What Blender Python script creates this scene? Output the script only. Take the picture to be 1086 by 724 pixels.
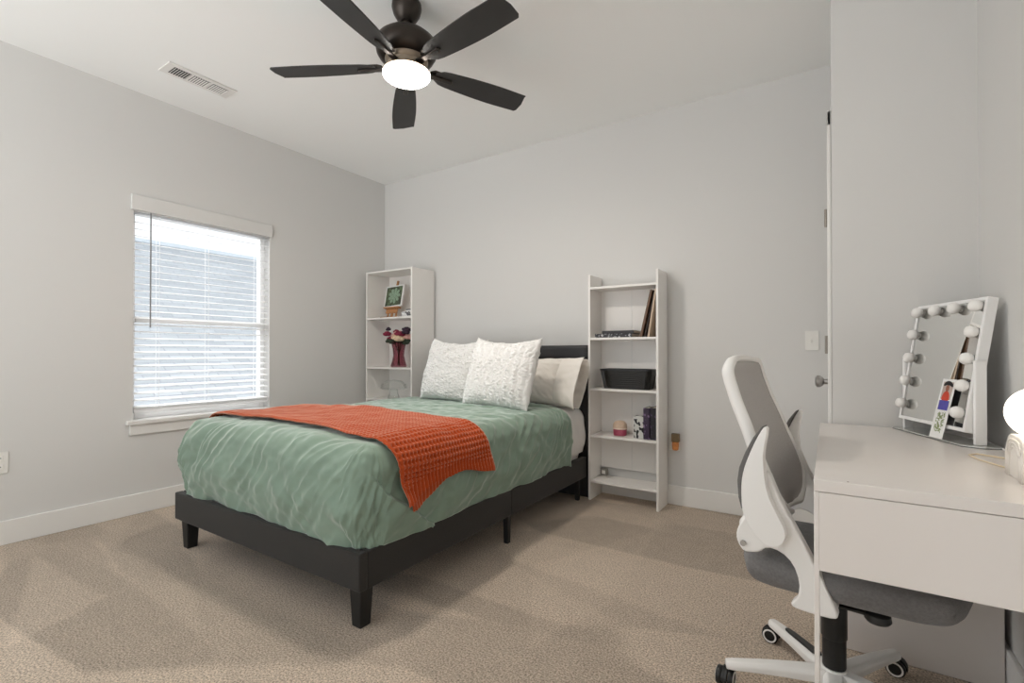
import bpy, bmesh, math, random
from mathutils import Vector, Matrix, noise
random.seed(4)
PI = math.pi
SC = bpy.context.scene
for o in list(bpy.data.objects):
    bpy.data.objects.remove(o)

# ------------------------------------------------------------------ camera
YAW = math.radians(33.07)
cd = bpy.data.cameras.new('camera')
cam = bpy.data.objects.new('camera', cd)
SC.collection.objects.link(cam)
cam.location = (0, 0, 1.05)
cam.rotation_euler = (math.radians(90.4), 0, YAW)
cd.sensor_width = 36.0
cd.lens = 36.0 * 516 / 1086
cd.shift_y = (369.4 - 362) / 1086
cd.clip_start = 0.02
SC.camera = cam

# ------------------------------------------------------------------ world, daylight, exposure
W = bpy.data.worlds.new('world')
SC.world = W
W.use_nodes = True
bg = W.node_tree.nodes['Background']
bg.inputs[1].default_value = 1.02
# bright overcast: white sky, and a brighter lower half added to lift the ceiling
_tc = W.node_tree.nodes.new('ShaderNodeTexCoord')
_sp = W.node_tree.nodes.new('ShaderNodeSeparateXYZ')
_rp = W.node_tree.nodes.new('ShaderNodeValToRGB')
_ma = W.node_tree.nodes.new('ShaderNodeMath'); _ma.operation = 'MULTIPLY_ADD'; _ma.inputs[1].default_value = 0.5; _ma.inputs[2].default_value = 0.5
W.node_tree.links.new(_tc.outputs['Generated'], _sp.inputs[0])
W.node_tree.links.new(_sp.outputs[2], _ma.inputs[0])
W.node_tree.links.new(_ma.outputs[0], _rp.inputs[0])
_rp.color_ramp.elements[0].position = 0.42; _rp.color_ramp.elements[0].color = (3.0, 3.06, 3.06, 1)
_rp.color_ramp.elements[1].position = 0.52; _rp.color_ramp.elements[1].color = (1.05, 1.09, 1.12, 1)
W.node_tree.links.new(_rp.outputs[0], bg.inputs[0])

sl = bpy.data.lights.new('daylight_sun', 'SUN')
sl.energy = 9.5
sl.angle = math.radians(50)
sl.color = (1.0, 0.99, 0.97)
sun = bpy.data.objects.new('daylight_sun', sl)
SC.collection.objects.link(sun)
sdir = Vector((1.0, 0.22, -0.52)).normalized()
sun.rotation_euler = sdir.to_track_quat('-Z', 'Y').to_euler()

SC.view_settings.view_transform = 'Standard'
SC.view_settings.look = 'None'
SC.view_settings.exposure = 0.28
SC.view_settings.gamma = 1.0
SC.view_settings.use_curve_mapping = False
SC.cycles.use_denoising = True
SC.cycles.max_bounces = 12
SC.cycles.transparent_max_bounces = 24
SC.cycles.diffuse_bounces = 6
SC.cycles.sample_clamp_indirect = 6.0
SC.cycles.caustics_reflective = False
SC.cycles.caustics_refractive = False

# ------------------------------------------------------------------ materials
def srgb(r, g, b):
    f = lambda c: (c / 255 / 12.92) if c / 255 <= 0.04045 else ((c / 255 + 0.055) / 1.055) ** 2.4
    return (f(r), f(g), f(b), 1)

def mat(name, col, rough=0.6, metal=0.0, bump=None, var=None, sheen=0.0, spec=0.5, emit=None, trans=0.0, ior=1.45, coord='Object'):
    """bump=(scale, strength, distance), var=(scale, amount) noise variation of the colour"""
    m = bpy.data.materials.new(name)
    m.use_nodes = True
    nt = m.node_tree
    b = nt.nodes['Principled BSDF']
    b.inputs['Base Color'].default_value = col
    b.inputs['Roughness'].default_value = rough
    b.inputs['Metallic'].default_value = metal
    b.inputs['Specular IOR Level'].default_value = spec
    b.inputs['IOR'].default_value = ior
    if sheen:
        b.inputs['Sheen Weight'].default_value = sheen
        b.inputs['Sheen Roughness'].default_value = 0.4
    if trans:
        b.inputs['Transmission Weight'].default_value = trans
    if emit:
        b.inputs['Emission Color'].default_value = emit[0]
        b.inputs['Emission Strength'].default_value = emit[1]
    tc = nt.nodes.new('ShaderNodeTexCoord')
    if var:
        n = nt.nodes.new('ShaderNodeTexNoise')
        n.inputs['Scale'].default_value = var[0]
        n.inputs['Detail'].default_value = 5
        nt.links.new(tc.outputs[coord], n.inputs['Vector'])
        mx = nt.nodes.new('ShaderNodeMix')
        mx.data_type = 'RGBA'
        k = var[1]
        mx.inputs[6].default_value = (col[0] * (1 - k), col[1] * (1 - k), col[2] * (1 - k), 1)
        mx.inputs[7].default_value = (min(1, col[0] * (1 + k)), min(1, col[1] * (1 + k)), min(1, col[2] * (1 + k)), 1)
        nt.links.new(n.outputs[0], mx.inputs[0])
        nt.links.new(mx.outputs[2], b.inputs['Base Color'])
    if bump:
        n2 = nt.nodes.new('ShaderNodeTexNoise')
        n2.inputs['Scale'].default_value = bump[0]
        n2.inputs['Detail'].default_value = 4
        nt.links.new(tc.outputs[coord], n2.inputs['Vector'])
        bp = nt.nodes.new('ShaderNodeBump')
        bp.inputs['Strength'].default_value = bump[1]
        bp.inputs['Distance'].default_value = bump[2]
        nt.links.new(n2.outputs[0], bp.inputs['Height'])
        nt.links.new(bp.outputs[0], b.inputs['Normal'])
    return m

WALL = mat('wall_paint', (0.680, 0.675, 0.663, 1), 0.85, bump=(160, 0.08, 0.002), var=(1.5, 0.008))
CEIL = mat('ceiling_paint', (0.90, 0.91, 0.905, 1), 0.9, bump=(120, 0.1, 0.002), var=(1.2, 0.008))
TRIM = mat('trim_paint', (0.79, 0.78, 0.76, 1), 0.45, var=(3, 0.01))
LAM = mat('white_laminate', (0.83, 0.81, 0.785, 1), 0.4, var=(6, 0.012))
DESKM = mat('desk_white_lacquer', (0.73, 0.69, 0.66, 1), 0.28, var=(5, 0.012), bump=(40, 0.03, 0.001))
VINYL = mat('white_vinyl', (0.86, 0.86, 0.86, 1), 0.4, var=(8, 0.01))
SLATM = mat('blind_slat_white', (0.92, 0.92, 0.92, 1), 0.45, var=(10, 0.01))
_nt = SLATM.node_tree
_tl = _nt.nodes.new('ShaderNodeBsdfTranslucent'); _tl.inputs[0].default_value = (0.95, 0.95, 0.95, 1)
_mx = _nt.nodes.new('ShaderNodeMixShader'); _mx.inputs[0].default_value = 0.35
_nt.links.new(_nt.nodes['Principled BSDF'].outputs[0], _mx.inputs[1]); _nt.links.new(_tl.outputs[0], _mx.inputs[2])
_nt.links.new(_mx.outputs[0], _nt.nodes['Material Output'].inputs[0])
VALM = mat('valance_white', (0.69, 0.685, 0.672, 1), 0.5, var=(6, 0.01))
WAND = mat('wand_grey', (0.24, 0.24, 0.24, 1), 0.3, var=(20, 0.05))
def thin_glass(name, tint, fres=1.35, extra=0.0):
    m = bpy.data.materials.new(name); m.use_nodes = True
    nt = m.node_tree; L = nt.links.new
    nt.nodes.remove(nt.nodes['Principled BSDF'])
    tr = nt.nodes.new('ShaderNodeBsdfTransparent'); tr.inputs[0].default_value = tint
    gl = nt.nodes.new('ShaderNodeBsdfGlossy'); gl.inputs['Roughness'].default_value = 0.03
    fr = nt.nodes.new('ShaderNodeFresnel'); fr.inputs[0].default_value = fres
    ad = nt.nodes.new('ShaderNodeMath'); ad.inputs[1].default_value = extra; ad.use_clamp = True; L(fr.outputs[0], ad.inputs[0])
    mx = nt.nodes.new('ShaderNodeMixShader'); sc_ = nt.nodes.new('ShaderNodeMath'); sc_.operation = 'MULTIPLY'; sc_.inputs[1].default_value = 0.55; L(ad.outputs[0], sc_.inputs[0])
    L(sc_.outputs[0], mx.inputs[0]); L(tr.outputs[0], mx.inputs[1]); L(gl.outputs[0], mx.inputs[2])
    L(mx.outputs[0], nt.nodes['Material Output'].inputs[0])
    return m
GLASS = thin_glass('clear_glass', (0.98, 0.99, 1, 1), 1.2)
GLASS2 = thin_glass('ornament_glass', (0.975, 0.985, 0.98, 1), 1.22)
FANB = mat('fan_blade_dark', (0.026, 0.025, 0.025, 1), 0.45, var=(14, 0.25), bump=(60, 0.05, 0.001))
FANM = mat('fan_bronze_metal', (0.052, 0.043, 0.037, 1), 0.36, metal=0.75, var=(20, 0.1))
FANN = mat('fan_brushed_collar', (0.30, 0.245, 0.19, 1), 0.38, metal=0.8, var=(30, 0.06))
FGLOW = mat('fan_light_glow', (1, 0.97, 0.92, 1), 0.4, emit=((1, 0.95, 0.88, 1), 27.0))
LGLOW = mat('lamp_globe_glow', (1, 0.95, 0.85, 1), 0.4, emit=((1, 0.87, 0.70, 1), 3.6))
CERAM = mat('cream_ceramic', (0.80, 0.76, 0.71, 1), 0.4, var=(18, 0.02), bump=(50, 0.1, 0.002))
BEDF = mat('bed_charcoal_fabric', (0.026, 0.024, 0.022, 1), 0.85, bump=(450, 0.5, 0.002), var=(180, 0.25), sheen=0.12)
LEATH = mat('headboard_black_vinyl', (0.022, 0.022, 0.024, 1), 0.42, bump=(200, 0.2, 0.001), var=(30, 0.1))
BLK = mat('black_plastic', (0.012, 0.012, 0.012, 1), 0.38, var=(20, 0.1))
BLKLEG = mat('black_leg_wood', (0.010, 0.010, 0.010, 1), 0.5, var=(30, 0.15))
SHEET = mat('white_cotton', (0.80, 0.79, 0.77, 1), 0.9, bump=(300, 0.2, 0.001), var=(5, 0.02), sheen=0.1)
CASE = mat('ivory_pillowcase', (0.78, 0.74, 0.69, 1), 0.85, bump=(260, 0.2, 0.001), var=(6, 0.02), sheen=0.1)
FLUFF = mat('white_knit_fleece', (0.80, 0.795, 0.78, 1), 0.95, bump=(180, 0.5, 0.004), var=(40, 0.03), sheen=0.25)
ALU = mat('brushed_metal', (0.42, 0.41, 0.40, 1), 0.3, metal=0.9, var=(60, 0.1))
HINGE = mat('hinge_nickel', (0.30, 0.27, 0.24, 1), 0.35, metal=0.85, var=(60, 0.1))
CHW = mat('chair_white_plastic', (0.84, 0.83, 0.81, 1), 0.35, var=(12, 0.01))
CHG = mat('chair_grey_fabric', (0.17, 0.165, 0.165, 1), 0.95, bump=(500, 0.7, 0.003), var=(140, 0.35), sheen=0.2)
CHPAD = mat('chair_pad_grey', (0.15, 0.145, 0.14, 1), 0.85, bump=(300, 0.3, 0.001), var=(60, 0.1))
MIR = mat('mirror_silver', (0.86, 0.87, 0.86, 1), 0.015, metal=1.0)
BULB = mat('bulb_frosted', (0.88, 0.87, 0.85, 1), 0.35, var=(20, 0.01))
PLATE = mat('wall_plate_plastic', (0.82, 0.81, 0.78, 1), 0.4, var=(20, 0.01))
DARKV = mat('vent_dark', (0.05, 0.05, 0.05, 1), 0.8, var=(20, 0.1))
WOOD = mat('easel_wood', srgb(178, 128, 84), 0.6, var=(30, 0.2), bump=(60, 0.2, 0.001))

# carpet: flecked pile, with vacuum-laid bands of lighter and darker pile
def carpet_mat():
    m = bpy.data.materials.new('beige_carpet')
    m.use_nodes = True
    nt = m.node_tree
    L = nt.links.new
    b = nt.nodes['Principled BSDF']
    b.inputs['Roughness'].default_value = 1.0
    b.inputs['Specular IOR Level'].default_value = 0.1
    b.inputs['Sheen Weight'].default_value = 0.15
    tc = nt.nodes.new('ShaderNodeTexCoord')
    fine = nt.nodes.new('ShaderNodeTexNoise'); fine.inputs['Scale'].default_value = 150; fine.inputs['Detail'].default_value = 4
    fine.inputs['Roughness'].default_value = 0.7
    L(tc.outputs['Object'], fine.inputs['Vector'])
    r1 = nt.nodes.new('ShaderNodeValToRGB')
    r1.color_ramp.elements[0].position = 0.36; r1.color_ramp.elements[0].color = (0.21, 0.168, 0.130, 1)
    r1.color_ramp.elements[1].position = 0.62; r1.color_ramp.elements[1].color = (0.72, 0.60, 0.485, 1)
    L(fine.outputs[0], r1.inputs[0])
    mid = nt.nodes.new('ShaderNodeTexNoise'); mid.inputs['Scale'].default_value = 14; mid.inputs['Detail'].default_value = 3
    L(tc.outputs['Object'], mid.inputs['Vector'])
    # pile bands: stretched voronoi cells
    mp = nt.nodes.new('ShaderNodeMapping')
    mp.inputs['Rotation'].default_value = (0, 0, math.radians(-28))
    mp.inputs['Scale'].default_value = (0.75, 2.6, 1)
    L(tc.outputs['Object'], mp.inputs['Vector'])
    nz = nt.nodes.new('ShaderNodeTexNoise'); nz.inputs['Scale'].default_value = 5
    L(mp.outputs[0], nz.inputs['Vector'])
    mxv = nt.nodes.new('ShaderNodeMix'); mxv.data_type = 'RGBA'; mxv.inputs[0].default_value = 0.05
    L(mp.outputs[0], mxv.inputs[6]); L(nz.outputs[1], mxv.inputs[7])
    vo = nt.nodes.new('ShaderNodeTexVoronoi'); vo.feature = 'SMOOTH_F1'; vo.inputs['Scale'].default_value = 1.25
    vo.inputs['Smoothness'].default_value = 0.12
    L(mxv.outputs[2], vo.inputs['Vector'])
    sep = nt.nodes.new('ShaderNodeSeparateColor'); L(vo.outputs['Color'], sep.inputs[0])
    a1 = nt.nodes.new('ShaderNodeMath'); a1.operation = 'MULTIPLY_ADD'; a1.inputs[1].default_value = 0.44; a1.inputs[2].default_value = 0.71
    L(sep.outputs[0], a1.inputs[0])
    a2 = nt.nodes.new('ShaderNodeMath'); a2.operation = 'MULTIPLY_ADD'; a2.inputs[1].default_value = 0.22; a2.inputs[2].default_value = -0.02
    L(mid.outputs[0], a2.inputs[0])
    a3 = nt.nodes.new('ShaderNodeMath'); a3.operation = 'ADD'; L(a1.outputs[0], a3.inputs[0]); L(a2.outputs[0], a3.inputs[1])
    # marks where the vacuum laid the pile the other way
    xyz = nt.nodes.new('ShaderNodeSeparateXYZ'); L(tc.outputs['Object'], xyz.inputs[0])
    def math_(op, a_, b_, c_=None):
        n_ = nt.nodes.new('ShaderNodeMath'); n_.operation = op
        for i_, v_ in enumerate((a_, b_, c_)):
            if v_ is None: continue
            if isinstance(v_, (int, float)): n_.inputs[i_].default_value = v_
            else: L(v_, n_.inputs[i_])
        return n_.outputs[0]
    wob = math_('MULTIPLY_ADD', nz.outputs[0], 0.06, -0.03)
    for poly, amt in ((((-3.474, 0.768), (-2.600, 0.812), (-2.498, 0.620), (-2.438, 0.461)), 0.17), (((-3.479, 1.009), (-3.354, 1.026), (-2.673, 0.929), (-2.795, 0.905)), 0.20), (((-1.675, 1.623), (-1.303, 1.494), (-1.185, 1.214), (-1.428, 1.241)), 0.07), (((-1.241, 2.049), (-0.846, 2.915), (-0.759, 1.936), (-0.889, 1.469)), 0.08)):
        area = sum(poly[i][0] * poly[(i + 1) % 4][1] - poly[(i + 1) % 4][0] * poly[i][1] for i in range(4))
        sg = 1 if area > 0 else -1
        prod = None
        for i in range(4):
            (x0, y0), (x1, y1) = poly[i], poly[(i + 1) % 4]
            ln = math.hypot(x1 - x0, y1 - y0)
            nx, ny = -(y1 - y0) / ln * sg, (x1 - x0) / ln * sg
            dist = math_('MULTIPLY_ADD', xyz.outputs[0], nx, math_('MULTIPLY_ADD', xyz.outputs[1], ny, math_('ADD', wob, -(nx * x0 + ny * y0))))
            mr = nt.nodes.new('ShaderNodeMapRange'); mr.interpolation_type = 'SMOOTHSTEP'
            mr.inputs['From Min'].default_value = -0.012; mr.inputs['From Max'].default_value = 0.03
            L(dist, mr.inputs['Value'])
            prod = mr.outputs[0] if prod is None else math_('MULTIPLY', prod, mr.outputs[0])
        a3b = math_('MULTIPLY_ADD', prod, amt, a3.outputs[0])
        a3 = a3b.node
    hs = nt.nodes.new('ShaderNodeHueSaturation'); L(r1.outputs[0], hs.inputs['Color']); L(a3.outputs[0], hs.inputs['Value'])
    L(hs.outputs[0], b.inputs['Base Color'])
    bp = nt.nodes.new('ShaderNodeBump'); bp.inputs['Strength'].default_value = 0.9; bp.inputs['Distance'].default_value = 0.006
    L(fine.outputs[0], bp.inputs['Height']); L(bp.outputs[0], b.inputs['Normal'])
    return m
CARPET = carpet_mat()

def velvet_mat():
    m = mat('sage_velvet', (0.212, 0.292, 0.232, 1), 0.7, sheen=0.8, bump=(70, 0.2, 0.003), var=(9, 0.22))
    b = m.node_tree.nodes['Principled BSDF']
    b.inputs['Sheen Tint'].default_value = (0.95, 1.0, 0.97, 1)
    b.inputs['Sheen Roughness'].default_value = 0.35
    b.inputs['Specular IOR Level'].default_value = 0.25
    return m
VELVET = velvet_mat()

def throw_mat():
    m = mat('rust_waffle_knit', (0.42, 0.062, 0.013, 1), 0.9, sheen=1.0, bump=(400, 0.4, 0.002), var=(90, 0.15))
    b = m.node_tree.nodes['Principled BSDF']
    b.inputs['Sheen Tint'].default_value = (1.0, 0.85, 0.70, 1)
    b.inputs['Specular IOR Level'].default_value = 0.15
    return m
THROW = throw_mat()

def mesh_mat():
    m = bpy.data.materials.new('chair_mesh_fabric')
    m.use_nodes = True
    nt = m.node_tree; L = nt.links.new
    b = nt.nodes['Principled BSDF']
    b.inputs['Base Color'].default_value = (0.46, 0.44, 0.425, 1)
    b.inputs['Roughness'].default_value = 0.8
    tc = nt.nodes.new('ShaderNodeTexCoord')
    w = nt.nodes.new('ShaderNodeTexVoronoi'); w.inputs['Scale'].default_value = 420
    L(tc.outputs['Object'], w.inputs['Vector'])
    r = nt.nodes.new('ShaderNodeMath'); r.operation = 'GREATER_THAN'; r.inputs[1].default_value = 0.28
    L(w.outputs['Distance'], r.inputs[0])
    al = nt.nodes.new('ShaderNodeMath'); al.operation = 'MULTIPLY_ADD'; al.inputs[1].default_value = 0.3; al.inputs[2].default_value = 0.68
    L(r.outputs[0], al.inputs[0])
    L(al.outputs[0], b.inputs['Alpha'])
    return m
CHMESH = mesh_mat()

def bands_mat(name, axis, stops, rough=0.5, noise_amt=0.0, nscale=60):
    """hard colour bands along one object axis: stops=[(pos, colour), ...]"""
    m = bpy.data.materials.new(name)
    m.use_nodes = True
    nt = m.node_tree; L = nt.links.new
    b = nt.nodes['Principled BSDF']; b.inputs['Roughness'].default_value = rough
    tc = nt.nodes.new('ShaderNodeTexCoord')
    sp = nt.nodes.new('ShaderNodeSeparateXYZ'); L(tc.outputs['Generated'], sp.inputs[0])
    src = sp.outputs[axis]
    if noise_amt:
        n = nt.nodes.new('ShaderNodeTexNoise'); n.inputs['Scale'].default_value = nscale
        L(tc.outputs['Object'], n.inputs['Vector'])
        ma = nt.nodes.new('ShaderNodeMath'); ma.operation = 'MULTIPLY_ADD'; ma.inputs[1].default_value = noise_amt; ma.inputs[2].default_value = -noise_amt / 2
        L(n.outputs[0], ma.inputs[0])
        ad = nt.nodes.new('ShaderNodeMath'); L(ma.outputs[0], ad.inputs[0]); L(src, ad.inputs[1]); src = ad.outputs[0]
    r = nt.nodes.new('ShaderNodeValToRGB'); r.color_ramp.interpolation = 'CONSTANT'
    els = r.color_ramp.elements
    els[0].position = stops[0][0]; els[0].color = stops[0][1]
    els[1].position = stops[1][0]; els[1].color = stops[1][1]
    for p, c in stops[2:]:
        e = els.new(p); e.color = c
    L(src, r.inputs[0]); L(r.outputs[0], b.inputs['Base Color'])
    return m

def spine_text_mat(name, base, ink, scale=(60, 60, 60), th=0.56, dist=0.0):
    m = bpy.data.materials.new(name); m.use_nodes = True
    nt = m.node_tree; L = nt.links.new; b = nt.nodes['Principled BSDF']; b.inputs['Roughness'].default_value = 0.45
    tc = nt.nodes.new('ShaderNodeTexCoord'); mp = nt.nodes.new('ShaderNodeMapping'); mp.inputs['Scale'].default_value = scale
    n = nt.nodes.new('ShaderNodeTexNoise'); n.inputs['Scale'].default_value = 1; n.inputs['Detail'].default_value = 1
    r = nt.nodes.new('ShaderNodeValToRGB'); r.color_ramp.interpolation = 'CONSTANT'
    r.color_ramp.elements[0].color = base; r.color_ramp.elements[1].color = ink; r.color_ramp.elements[1].position = th
    L(tc.outputs['Object'], mp.inputs[0]); L(mp.outputs[0], n.inputs['Vector']); L(n.outputs[0], r.inputs[0]); L(r.outputs[0], b.inputs['Base Color'])
    return m

# ------------------------------------------------------------------ mesh helpers
def bm_new(): return bmesh.new()

def add_box(bm, x0, x1, y0, y1, z0, z1, M=None):
    vs = [bm.verts.new(Vector(p)) for p in ((x0, y0, z0), (x1, y0, z0), (x1, y1, z0), (x0, y1, z0), (x0, y0, z1), (x1, y0, z1), (x1, y1, z1), (x0, y1, z1))]
    if M:
        for v in vs: v.co = M @ v.co
    for f in ((3, 2, 1, 0), (4, 5, 6, 7), (0, 1, 5, 4), (1, 2, 6, 5), (2, 3, 7, 6), (3, 0, 4, 7)):
        bm.faces.new([vs[i] for i in f])
    return vs

def add_taper(bm, c0, s0, c1, s1):
    """box between rectangle (centre c0, half sizes s0) at the bottom and c1/s1 at the top"""
    vs = []
    for c, s in ((c0, s0), (c1, s1)):
        for sx, sy in ((-1, -1), (1, -1), (1, 1), (-1, 1)):
            vs.append(bm.verts.new((c[0] + sx * s[0], c[1] + sy * s[1], c[2])))
    for f in ((3, 2, 1, 0), (4, 5, 6, 7), (0, 1, 5, 4), (1, 2, 6, 5), (2, 3, 7, 6), (3, 0, 4, 7)):
        bm.faces.new([vs[i] for i in f])

def add_lathe(bm, prof, seg=40, M=None, cap=True):
    rings = []
    for r, z in prof:
        ring = []
        for k in range(seg):
            a = 2 * PI * k / seg
            p = Vector((r * math.cos(a), r * math.sin(a), z))
            ring.append(bm.verts.new(M @ p if M else p))
        rings.append(ring)
    for i in range(len(rings) - 1):
        for k in range(seg):
            bm.faces.new((rings[i][k], rings[i][(k + 1) % seg], rings[i + 1][(k + 1) % seg], rings[i + 1][k]))
    if cap:
        if prof[0][0] > 1e-4: bm.faces.new(list(reversed(rings[0])))
        if prof[-1][0] > 1e-4: bm.faces.new(rings[-1])

def frame_to(p0, p1):
    d = (Vector(p1) - Vector(p0))
    q = d.to_track_quat('Z', 'Y').to_matrix().to_4x4()
    q.translation = Vector(p0)
    return q, d.length

def add_rod(bm, p0, p1, r0, r1=None, seg=16):
    M, L = frame_to(p0, p1)
    add_lathe(bm, [(r0, 0), (r0 if r1 is None else r1, L)], seg, M)

def add_tube(bm, pts, r, seg=8):
    pts = [Vector(p) for p in pts]
    prev = None
    for i, p in enumerate(pts):
        t = (pts[min(i + 1, len(pts) - 1)] - pts[max(i - 1, 0)]).normalized()
        ref = Vector((0, 0, 1)) if abs(t.z) < 0.9 else Vector((1, 0, 0))
        a = t.cross(ref).normalized(); b = t.cross(a)
        rr = r[i] if isinstance(r, (list, tuple)) else r
        ring = [bm.verts.new(p + a * rr * math.cos(2 * PI * k / seg) + b * rr * math.sin(2 * PI * k / seg)) for k in range(seg)]
        if prev:
            for k in range(seg):
                bm.faces.new((prev[k], prev[(k + 1) % seg], ring[(k + 1) % seg], ring[k]))
        else:
            bm.faces.new(list(reversed(ring)))
        prev = ring
    bm.faces.new(prev)

def add_prism(bm, poly, lo, hi, M):
    """poly in local (u, v); extruded along local w from lo to hi; M maps (u, v, w)"""
    a = [bm.verts.new(M @ Vector((u, v, lo))) for u, v in poly]
    b = [bm.verts.new(M @ Vector((u, v, hi))) for u, v in poly]
    bm.faces.new(list(reversed(a))); bm.faces.new(b)
    n = len(poly)
    for i in range(n):
        bm.faces.new((a[i], a[(i + 1) % n], b[(i + 1) % n], b[i]))

def smooth_poly(poly, it=2):
    for _ in range(it):
        q = []
        n = len(poly)
        for i in range(n):
            a, b = poly[i], poly[(i + 1) % n]
            q.append((0.75 * a[0] + 0.25 * b[0], 0.75 * a[1] + 0.25 * b[1]))
            q.append((0.25 * a[0] + 0.75 * b[0], 0.25 * a[1] + 0.75 * b[1]))
        poly = q
    return poly

def add_sphere(bm, c, r, seg=20, rings=12, M=None, sz=1.0):
    prof = [(max(1e-5, r * math.sin(PI * i / rings)), -r * sz * math.cos(PI * i / rings)) for i in range(rings + 1)]
    T = Matrix.Translation(Vector(c))
    add_lathe(bm, prof, seg, (T @ M) if M else T, cap=False)

def add_grid(bm, fn, nu, nv, closed=False):
    V = [[bm.verts.new(fn(i / nu, j / nv)) for j in range(nv + 1)] for i in range(nu + 1)]
    for i in range(nu):
        for j in range(nv):
            bm.faces.new((V[i][j], V[i + 1][j], V[i + 1][j + 1], V[i][j + 1]))
    return V

def obj(name, bm, m, parent=None, smooth=False, bevel=0.0, bseg=2, solid=None, fix=True, weld=False, subsurf=0):
    if weld: bmesh.ops.remove_doubles(bm, verts=bm.verts, dist=1e-5)
    if fix: bmesh.ops.recalc_face_normals(bm, faces=bm.faces)
    me = bpy.data.meshes.new(name)
    bm.to_mesh(me); bm.free()
    o = bpy.data.objects.new(name, me)
    SC.collection.objects.link(o)
    if isinstance(m, (list, tuple)):
        for x in m: me.materials.append(x)
    elif m: me.materials.append(m)
    if parent:
        o.parent = parent
        o.matrix_parent_inverse = Matrix.Identity(4)
    if smooth == 'auto':
        me.polygons.foreach_set('use_smooth', [True] * len(me.polygons))
        me.set_sharp_from_angle(angle=math.radians(40))
    elif smooth:
        me.polygons.foreach_set('use_smooth', [True] * len(me.polygons))
    if solid:
        md = o.modifiers.new('thickness', 'SOLIDIFY'); md.thickness = solid; md.offset = -1
    if bevel:
        md = o.modifiers.new('bevel', 'BEVEL'); md.width = bevel; md.segments = bseg
        md.limit_method = 'ANGLE'; md.angle_limit = math.radians(35)
        md.harden_normals = False
        me.polygons.foreach_set('use_smooth', [True] * len(me.polygons))
        me.set_sharp_from_angle(angle=math.radians(30))
    if subsurf:
        md = o.modifiers.new('subsurf', 'SUBSURF'); md.levels = subsurf; md.render_levels = subsurf
    return o

def box(name, x0, x1, y0, y1, z0, z1, m, parent=None, bevel=0.002, M=None):
    bm = bm_new(); add_box(bm, x0, x1, y0, y1, z0, z1, M)
    return obj(name, bm, m, parent, bevel=bevel)

def tag(o, label, cat, group=None):
    o['label'] = label; o['category'] = cat
    if group: o['group'] = group
    return o

def thing(name, label, cat, loc=(0, 0, 0), rz=0, group=None):
    o = bpy.data.objects.new(name, None)
    SC.collection.objects.link(o)
    o.empty_display_size = 0.05
    o.location = loc; o.rotation_euler = (0, 0, rz)
    return tag(o, label, cat, group)

def struct(o):
    o['kind'] = 'structure'
    return o

def lerp(a, b, t): return a + (b - a) * t
def sst(x, a, b):
    t = min(1, max(0, (x - a) / (b - a))); return t * t * (3 - 2 * t)
def nz(x, y, z=0.0): return noise.noise(Vector((x, y, z)))

# ------------------------------------------------------------------ room
XL, XR, XD = -3.772, 0.469, 0.012      # left wall, right wall, door wall
YB, YF, Y0 = 3.429, 2.46, -1.3         # back wall, wall behind the desk, rear opening of the modelled part
ZC = 2.745
T = 0.14
WY0, WY1, WZ0, WZ1 = 1.30, 2.215, 0.605, 2.0   # window opening

bm = bm_new(); add_box(bm, XL - T, XR + T, Y0, YB + T, -0.1, 0)
struct(obj('floor', bm, CARPET))
bm = bm_new(); add_box(bm, XL - T, XR + T, Y0, YB + T, ZC, ZC + 0.1)
struct(obj('ceiling', bm, CEIL))
bm = bm_new()
add_box(bm, XL - T, XL, Y0, WY0, 0, ZC); add_box(bm, XL - T, XL, WY1, YB + T, 0, ZC)
add_box(bm, XL - T, XL, WY0, WY1, 0, WZ0); add_box(bm, XL - T, XL, WY0, WY1, WZ1, ZC)
struct(obj('wall_left', bm, WALL))
bm = bm_new(); add_box(bm, XL, XD + T, YB, YB + T, 0, ZC)
struct(obj('wall_back', bm, WALL))
DY0, DY1, DZ = 2.56, 3.29, 2.03
bm = bm_new()
add_box(bm, XD, XD + T, YF, DY0, 0, ZC); add_box(bm, XD, XD + T, DY1, YB, 0, ZC); add_box(bm, XD, XD + T, DY0, DY1, DZ, ZC)
struct(obj('wall_door', bm, WALL))
bm = bm_new(); add_box(bm, XD + T, XR + T, YF, YF + T, 0, ZC)
struct(obj('wall_front', bm, WALL))
bm = bm_new(); add_box(bm, XR, XR + T, Y0, YF, 0, ZC)
struct(obj('wall_right', bm, WALL))

bm = bm_new(); add_box(bm, -0.95, XR + T, Y0 - T, Y0, 0, ZC)  # unseen part wall, added to cut the frontal light on the desk
struct(obj('rear_light_block', bm, WALL))

def baseboard(name, x0, x1, y0, y1):
    bm = bm_new(); add_box(bm, x0, x1, y0, y1, 0, 0.132)
    o = obj(name, bm, TRIM, bevel=0.004)
    return struct(o)
BT = 0.014
baseboard('baseboard_left', XL, XL + BT, Y0, YB)
baseboard('baseboard_back', XL + BT, XD - 0.02, YB - BT, YB)
baseboard('baseboard_front', XD + 0.001, XR - BT, YF - BT, YF)
baseboard('baseboard_right', XR - BT, XR, Y0, YF)

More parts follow.
